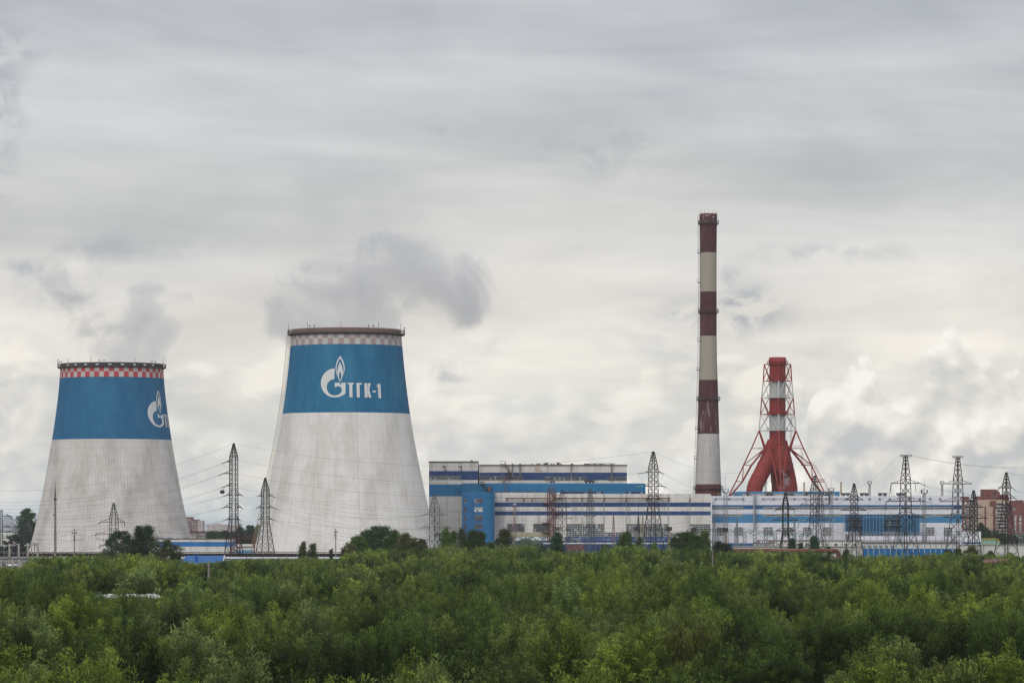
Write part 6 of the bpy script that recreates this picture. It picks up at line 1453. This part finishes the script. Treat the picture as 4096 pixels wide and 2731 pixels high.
# everything farther: one mass of thicket, instanced from unit shrubs
rest = [b_ for b_ in bl if id(b_) not in indset]
src = bpy.data.collections.new('shrub_sources')
for i, (near, stems, far, lab, H0, R0) in enumerate(bush_kinds):
    for j, me in enumerate((near, far)):
        o = bpy.data.objects.new('source_%02d' % (i*2+j), me); src.objects.link(o)
me = bpy.data.meshes.new('thicket'); me.from_pydata([(b_[0],b_[1],0) for b_ in rest], [], [])
def att(nm_, ty, vals, key='value'): a = me.attributes.new(nm_, ty, 'POINT'); a.data.foreach_set(key, vals)
att('idx', 'INT', [b_[3]*2 + (0 if b_[1] < 480 else 1) for b_ in rest]); att('rz', 'FLOAT', [b_[4] for b_ in rest])
att('scl', 'FLOAT_VECTOR', [c_ for b_ in rest for c_ in (b_[5]*1.05, b_[5]*1.05, b_[2]/(bush_kinds[b_[3]][4] if b_[1] < 480 else HF[b_[3]]))], 'vector')
thick = bpy.data.objects.new('thicket', me); COL.objects.link(thick); tag(thick, 'dense green willow thicket filling the ground up to the power station', 'thicket', kind='stuff')
ng = bpy.data.node_groups.new('scatter', 'GeometryNodeTree'); ng.interface.new_socket('Geometry', in_out='INPUT', socket_type='NodeSocketGeometry'); ng.interface.new_socket('Geometry', in_out='OUTPUT', socket_type='NodeSocketGeometry')
gi = ng.nodes.new('NodeGroupInput'); go = ng.nodes.new('NodeGroupOutput'); ip = ng.nodes.new('GeometryNodeInstanceOnPoints'); ci = ng.nodes.new('GeometryNodeCollectionInfo')
ci.inputs['Collection'].default_value = src; ci.inputs['Separate Children'].default_value = True; ci.inputs['Reset Children'].default_value = True
def na(nm_, ty): n = ng.nodes.new('GeometryNodeInputNamedAttribute'); n.data_type = ty; n.inputs['Name'].default_value = nm_; return n.outputs['Attribute']
ng.links.new(gi.outputs[0], ip.inputs['Points']); ng.links.new(ci.outputs[0], ip.inputs['Instance']); ip.inputs['Pick Instance'].default_value = True
ng.links.new(na('idx','INT'), ip.inputs['Instance Index']); cx = ng.nodes.new('ShaderNodeCombineXYZ'); ng.links.new(na('rz','FLOAT'), cx.inputs[2])
ng.links.new(cx.outputs[0], ip.inputs['Rotation']); ng.links.new(na('scl','FLOAT_VECTOR'), ip.inputs['Scale']); ng.links.new(ip.outputs[0], go.inputs[0])
md = thick.modifiers.new('scatter', 'NODES'); md.node_group = ng

# ------------------------------------------------------------------ trees one can tell apart
T_dark = leaf_mat('dark_poplar_leaves', '#213020', '#425a34', '#58703e', '#3a4826', .1)
T_mid = leaf_mat('mid_green_tree_leaves', '#30441a', '#648038', '#7e9a46', '#505f28', .1)
T_brown = leaf_mat('brownish_birch_leaves', '#3d3f22', '#686c40', '#80824c', '#70552f', .1)
T_grey = leaf_mat('silvery_willow_leaves', '#44554a', '#7b8d78', '#93a38c', '#6f8068', .1)
T_blue = leaf_mat('blue_green_poplar_leaves', '#1e3a26', '#3c6440', '#4e7a4a', '#2f5030', .1)
def crown(rng, kind, H, Rr, mat, n_cl, per, L):
    """clumps of leaves at the ends of limbs; returns leaf mesh and limb mesh"""
    P = []; A = []; tr = MB(); h0 = {'cone':.10,'round':.14,'birch':.12,'column':.06}[kind]*H
    tr.tube([(0,0,0),(rng.normal()*.02*H,rng.normal()*.02*H,H*.5),(rng.normal()*.03*H,0,H*.93)], [.026*H,.016*H,.003*H], 8)
    for k in range(n_cl):
        u = (k+rng.random())/n_cl
        if kind == 'cone': prof = (1-u)**.75*(.55+.45*min(1,u*6+.3))
        elif kind == 'column': prof = math.sin(math.pi*min(1,.12+u*.88))**.5*(1-.35*u)
        elif kind == 'birch': prof = math.sin(math.pi*(.16+.8*u))**.7*(1-.42*u)
        else: prof = math.sqrt(max(0,1-((u-.42)/.6)**2))
        a = rng.uniform(0,2*np.pi); rr = Rr*prof*np.sqrt(rng.uniform(.12,1.0))*rng.uniform(.62,1.28); z_ = h0+(H*.97-h0)*u
        c = np.array([rr*np.cos(a), rr*np.sin(a), z_]); root = np.array([0,0,max(h0*.6, z_-rr*.9-.04*H)])
        if k % 2 == 0: tr.tube([root, (root+c)/2+np.array([0,0,-.02*H]), c], [.008*H,.005*H,.002*H], 5, 0, False)
        cr = (.068 if kind != 'birch' else .055)*H*rng.uniform(.7,1.3)*(1-.35*u)
        q = c + rng.normal(size=(per,3))*np.array([cr,cr,cr*(.75 if kind != 'birch' else 1.1)])*.62
        ax = rng.normal(size=(per,3)) + (q-c)/cr*.8 + np.array([0,0,.35 if kind != 'birch' else -.3]); ax /= np.linalg.norm(ax,axis=1)[:,None]
        q[:,2] = np.maximum(q[:,2], .1); P.append(q); A.append(ax)
    P = np.concatenate(P); A = np.concatenate(A); n = len(P)
    kx = Rr/ (np.percentile(np.abs(P[:,0]), 97.5)); P[:,:2] *= kx
    return leaves_mesh('crown', P, A, L*rng.uniform(.6,1.2,n), L*.5*rng.uniform(.7,1.2,n), rng.random(n), rng.random(n)*.75, mat, rng), tr
def tree(label, cx, top, wpx, Y, kind, mat, ncl=90, per=110, name='deciduous_tree', group=None, Lf=None):
    H = Z(top,Y); Rr = wpx/2*S(Y)*(1.22 if Y < 950 else 1.1); r_ = np.random.default_rng(int(cx*7+top))
    root = thing(name, label, 'tree', (X(cx,Y), Y, 0), group)
    cm, tr = crown(r_, kind, H, Rr*.94, mat, ncl, per, Lf or max(.26, .00042*Y))
    o = bpy.data.objects.new('crown', cm); COL.objects.link(o); o.parent = root
    tro = tr.build('trunk', bark, None); tro.parent = root
    return root
tree('tall dark poplar left of the ribbed cooling tower', 108, 2034, 92, 1800, 'round', T_dark, 80, 120)
tree('low dark tree at the foot of the poplar near the photo edge', 62, 2140, 90, 1750, 'round', T_dark, 50, 90)
tree('broad dark tree left of its twin-spired neighbour before the ribbed tower', 485, 2124, 118, 895, 'round', T_dark, 110, 130)
tree('dark twin-spired tree, taller of the two spires on its left', 556, 2104, 78, 890, 'cone', T_dark, 80, 120)
tree('dark conical tree with pointed top before the ribbed tower', 590, 2102, 100, 900, 'cone', T_dark, 90, 120)
tree('brownish rounded tree right of the dark conical trees', 655, 2160, 130, 880, 'round', T_brown, 90, 120)
tree('small dark bush-like tree left of the blue roof', 702, 2208, 44, 885, 'round', T_dark, 40, 80)
tree('thin feathery sapling with bent top left of centre', 1212, 2166, 40, 880, 'birch', T_brown, 60, 60)
tree('thin feathery sapling just right of its bent neighbour', 1250, 2174, 44, 885, 'birch', T_brown, 60, 70)
tree('tiny sapling before the tall cooling tower', 1324, 2192, 16, 880, 'birch', T_dark, 20, 50)
tree('twiggy sapling left of the large dark tree', 1376, 2188, 34, 878, 'birch', T_brown, 40, 50)
tree('olive tree at the left shoulder of the large dark tree', 1428, 2144, 84, 885, 'round', T_mid, 100, 110)
tree('large dark leafy tree before the right foot of the tall cooling tower', 1520, 2103, 130, 890, 'round', T_dark, 150, 150)
tree('dark leafy shoulder tree left of the largest dark tree', 1462, 2124, 96, 893, 'round', T_dark, 100, 120)
tree('olive tree leaning on the right side of the largest dark tree', 1578, 2122, 84, 887, 'birch', T_mid, 100, 110)
tree('low olive bushy tree between the twiggy sapling and the dark trees', 1402, 2172, 60, 875, 'round', T_brown, 60, 90)
tree('low broad olive tree between the two brownish birches', 1655, 2152, 80, 878, 'round', T_brown, 80, 100)
tree('low grey-green tree right behind the silvery willow', 2160, 2176, 60, 898, 'round', T_brown, 60, 90)
tree('low olive tree between the birches before the blue stair tower', 1965, 2168, 56, 888, 'round', T_mid, 60, 90)
tree('airy brownish birch right of the large dark tree', 1620, 2133, 88, 880, 'birch', T_brown, 120, 110)
tree('low brownish birch before the pale grey pylon', 1688, 2156, 66, 885, 'birch', T_brown, 90, 100)
tree('narrow birch before the left end of the old hall', 1784, 2112, 46, 905, 'birch', T_mid, 90, 80)
tree('second narrow birch, slightly lower, before the old hall', 1815, 2122, 34, 900, 'birch', T_mid, 60, 70)
tree('brownish thin birch against the left wall of the stair tower', 1849, 2112, 40, 895, 'birch', T_brown, 70, 70)
tree('compact dark green tree in front of the blue stair tower', 1903, 2121, 96, 890, 'round', T_mid, 130, 130)
tree('grey-green birch right of the blue stair tower', 2018, 2116, 74, 900, 'birch', T_brown, 130, 110)
tree('silvery round willow before the white office windows', 2104, 2154, 116, 895, 'round', T_grey, 120, 120)
tree('young poplar at the foot of the rusty fire escape', 2227, 2130, 62, 900, 'column', T_blue, 90, 110)
tree('low olive tree left of the thin mast in front of the old hall', 2425, 2176, 50, 905, 'round', T_mid, 50, 80)
tree('grey-green birch before the middle of the old hall', 2503, 2128, 84, 900, 'birch', T_mid, 140, 120)
tree('small dark tree left of the feet of the tall dark pylon', 2556, 2148, 36, 905, 'column', T_dark, 50, 80)
tree('pale leafy sapling between the legs of the tall dark pylon', 2617, 2170, 36, 895, 'birch', T_mid, 50, 70)
tree('big bright green round tree before the right end of the old hall', 2752, 2128, 128, 890, 'round', T_mid, 190, 150)
tree('slim green poplar right behind the big round tree', 2818, 2122, 56, 905, 'column', T_mid, 90, 110)
tree('dark purple-green tree left of the rusty pipe', 2884, 2166, 84, 900, 'round', T_dark, 90, 110)
tree('young dark tree right of the dark single-bodied pylon', 3168, 2154, 34, 1110, 'cone', T_blue, 60, 90)
tree('thin young tree between two young dark ones', 3203, 2172, 24, 1110, 'birch', T_dark, 36, 60)
tree('young dark pointed tree under the wide-armed pylon', 3257, 2144, 56, 1105, 'cone', T_blue, 90, 100)
tree('low shrubby tree above the end of the rusty pipe', 3318, 2186, 40, 1100, 'round', T_mid, 30, 60)
for (cx_, top, w_, lab, m_) in ((3385,2198,26,'small green tree at the bend of the rusty pipe',T_mid),(3790,2202,50,'brownish low tree at the right end of the ribbed hall',T_brown),(3830,2194,44,'twiggy brown tree before the second flat-topped pylon',T_brown),
    (3885,2184,66,'spreading brownish tree at the foot of the small dense pylon',T_brown),(3962,2204,50,'low brown tree before the pale precast wall',T_brown),(4040,2212,44,'low reddish brown tree near the photo edge',T_brown)):
    tree(lab, cx_, top, w_, 905, 'round', m_, 60, 90)
for i, (cx_, top, w_, lab) in enumerate(((840,2126,40,'dark tree beyond the workshop left of the dense pylon'),(872,2132,36,'low dark tree beyond the workshop'),(900,2122,40,'bluish dark tree directly left of the dense pylon legs'),
    (965,2106,40,'dark round tree right of the dense pylon'),(1000,2100,44,'tallest dark tree between the two dense pylons'),(1030,2100,44,'dark tree touching the edge of the tall cooling tower'),(980,2140,60,'low broad dark tree behind the steel platform'),(930,2136,50,'broad dark tree behind the dense pylon legs'),(1018,2142,50,'low dark tree against the tall cooling tower edge'))):
    tree(lab, cx_, top, w_, 1950, 'round', T_dark, 45, 90)
for (cx_, top, w_, lab) in ((3923,2090,26,'slender dark green tree before the tan brick gable'),(3945,2112,44,'dark tree right of the slender one below the tan gable'),(3972,2122,50,'broad dark tree below the tan block balconies'),(4008,2132,50,'rounded dark tree before the tan block'),(4050,2138,60,'broad dark tree below the red block'),(3935,2148,40,'low dark tree beside the white annex'),(4090,2140,50,'dark tree below the red block at the photo edge')):
    tree(lab, cx_, top, w_, 1700, 'round', T_dark, 50, 90)
# far wood line beyond everything
me_, _ = crown(np.random.default_rng(3), 'round', 12, 9, T_dark, 60, 60, 1.4)
src2 = bpy.data.collections.new('wood_sources'); o = bpy.data.objects.new('source_wood', me_); src2.objects.link(o)
me = bpy.data.meshes.new('far_wood'); fr_ = random.Random(5); fp_ = [(fr_.uniform(-560,560), fr_.uniform(2600,3300), 0) for _ in range(1500)]; me.from_pydata(fp_, [], [])
fw = bpy.data.objects.new('far_wood', me); COL.objects.link(fw); tag(fw, 'dark far-off belt of trees on the horizon', 'wood', kind='stuff')
ng2 = bpy.data.node_groups.new('scatter_wood', 'GeometryNodeTree'); ng2.interface.new_socket('Geometry', in_out='INPUT', socket_type='NodeSocketGeometry'); ng2.interface.new_socket('Geometry', in_out='OUTPUT', socket_type='NodeSocketGeometry')
gi = ng2.nodes.new('NodeGroupInput'); go = ng2.nodes.new('NodeGroupOutput'); ip = ng2.nodes.new('GeometryNodeInstanceOnPoints'); ci = ng2.nodes.new('GeometryNodeCollectionInfo'); ci.inputs['Collection'].default_value = src2
rv = ng2.nodes.new('FunctionNodeRandomValue'); rv.data_type = 'FLOAT'; rv.inputs[2].default_value = .35; rv.inputs[3].default_value = .68
ng2.links.new(gi.outputs[0], ip.inputs['Points']); ng2.links.new(ci.outputs[0], ip.inputs['Instance']); ng2.links.new(rv.outputs[1], ip.inputs['Scale']); ng2.links.new(ip.outputs[0], go.inputs[0])
fw.modifiers.new('scatter', 'NODES').node_group = ng2
# ------------------------------------------------------------------ steam
def steam(name, label, Y, blobs, dens, nscale, lo, hi, depth=1.0, voxel=4.0, col=(.82,.825,.85,1), seed=0.0):
    """blobs: (px, py, rx px, rz px, weight); closed hull round them, density falling off inside"""
    s = S(Y); c0 = Vector((X(blobs[0][0],Y), Y, Z(blobs[0][1],Y))); b = MB()
    for (px, py, rx, rz, w_) in blobs:
        cx_, cz_, ax, az = X(px,Y), Z(py,Y), rx*s*1.75, rz*s*1.75; n = 20; m_ = 12; ay = (ax+az)/2*depth; vs = []; fs = []
        vs.append((cx_,Y,cz_-az))
        for i in range(1, m_):
            f_ = math.pi*i/m_ - math.pi/2
            for k in range(n): a = 2*math.pi*k/n; vs.append((cx_+ax*math.cos(f_)*math.cos(a), Y+ay*math.cos(f_)*math.sin(a), cz_+az*math.sin(f_)))
        vs.append((cx_,Y,cz_+az)); T_ = len(vs)-1
        for k in range(n): fs.append((0, 1+(k+1)%n, 1+k)); fs.append((T_, T_-n+k, T_-n+(k+1)%n))
        for i in range(m_-2):
            for k in range(n): fs.append((1+i*n+k, 1+i*n+(k+1)%n, 1+(i+1)*n+(k+1)%n, 1+(i+1)*n+k))
        b.add(vs, fs)
    mt = bpy.data.materials.new(name+'_vapour'); mt.use_nodes = True; nt = mt.node_tree; nt.nodes.clear(); g = G(nt)
    out = nt.nodes.new('ShaderNodeOutputMaterial'); pv = nt.nodes.new('ShaderNodeVolumePrincipled'); nt.links.new(pv.outputs[0], out.inputs['Volume'])
    tc = nt.nodes.new('ShaderNodeTexCoord'); p = tc.outputs['Object']
    q = g.sep(p); parts = []
    wv = g.noise(g.vm('ADD', g.vm('MULTIPLY', p, (nscale*.45,)*3), (seed,3.3,1.1)), 1, 3, .5)
    wv2 = g.noise(g.vm('ADD', g.vm('MULTIPLY', p, (nscale*.45,)*3), (seed+9,7.3,5.1)), 1, 3, .5)
    amp = .55/ nscale
    wx = g.m('ADD', q[0], g.m('MULTIPLY', g.m('SUBTRACT', wv, .5), amp)); wz = g.m('ADD', q[2], g.m('MULTIPLY', g.m('SUBTRACT', wv2, .5), amp))
    for (px, py, rx, rz, w_) in blobs:
        cx_, cz_ = X(px,Y)-c0.x, Z(py,Y)-c0.z; ay = (rx+rz)/2*s*depth
        e = [g.m('DIVIDE', g.m('SUBTRACT', a_, c_), r_) for a_, c_, r_ in ((wx,cx_,rx*s),(q[1],0.0,ay),(wz,cz_,rz*s))]
        d2 = g.sum([g.m('MULTIPLY', v_, v_) for v_ in e]); parts.append(g.m('MULTIPLY', g.m('EXPONENT', g.m('MULTIPLY', d2, -1.0)), w_))
    f = g.sum(parts)
    n1 = g.noise(g.vm('ADD', g.vm('MULTIPLY', p, (nscale,nscale*.22,nscale*1.15)), (seed,0,0)), 1, 8, .64, .5)
    dn = g.mr(g.m('ADD', g.m('MULTIPLY', n1, 1.7), g.m('MULTIPLY', g.m('SUBTRACT', f, .45), .50)), lo, hi)
    dn = g.m('MULTIPLY', g.m('MULTIPLY', dn, g.mr(f, .06, .45)), dens)
    g.put(pv.inputs['Density'], dn); pv.inputs['Color'].default_value = col; pv.inputs['Anisotropy'].default_value = .2
    o = b.build(name, mt, None, c0); rm = o.modifiers.new('hull', 'REMESH'); rm.mode = 'VOXEL'; rm.voxel_size = voxel
    tag(o, label, 'steam', kind='stuff'); return o
steam('steam_plume', 'broad grey steam plume drifting right off the tall cooling tower', YR,
    [(1390,1305,170,50,1.5),(1270,1315,90,35,1.4),(1490,1312,100,40,1.4),(1230,1285,90,60,1.1),(1540,1265,90,80,1.2),(1290,1200,130,60,1.0),(1470,1170,140,80,1.1),(1640,1105,140,85,1.05),(1760,1035,120,80,.95),(1890,1085,80,75,.8),(1105,1210,90,120,.95),(1820,1215,140,120,.8),(1290,1080,180,65,.8),(1560,990,150,65,.75)], .085, .036, .84, 1.20, .7, 4.0, col=(.80,.805,.83,1))
steam('steam_plume', 'thin torn grey steam wisps above the ribbed cooling tower', YL,
    [(450,1445,160,40,1.1),(560,1430,90,45,1.0),(620,1360,100,80,1.1),(610,1270,80,70,1.0),(590,1165,70,45,1.05),(565,1230,50,70,.9),(710,1300,80,90,.8),(780,1200,75,34,.75),(300,1190,170,80,.85),(200,1110,130,60,.75),(370,1310,150,100,.75)], .075, .034, .88, 1.22, .6, 4.0, col=(.80,.805,.83,1), seed=13.0)
steam('steam_puff', 'small white steam puff before the right red flue leg', YS-15,
    [(3128,1950,20,18,1.0),(3152,1930,20,16,.9),(3140,1900,13,18,.7),(3126,1876,11,18,.8),(3172,1920,14,12,.6)], .20, .35, .88, 1.10, .8, .6, col=(.92,.92,.93,1), seed=4.0)

# ------------------------------------------------------------------ thin air haze
b = MB(); b.box(-2700, 2700, -600, 3900, -1.0, 175.0)
hm = bpy.data.materials.new('thin_haze'); hm.use_nodes = True; nt = hm.node_tree; nt.nodes.clear()
out = nt.nodes.new('ShaderNodeOutputMaterial'); pv = nt.nodes.new('ShaderNodeVolumePrincipled'); nt.links.new(pv.outputs[0], out.inputs['Volume'])
pv.inputs['Density'].default_value = 3.5e-5; pv.inputs['Color'].default_value = (.90,.93,.97,1)
hz = b.build('haze', hm); tag(hz, kind='stuff')
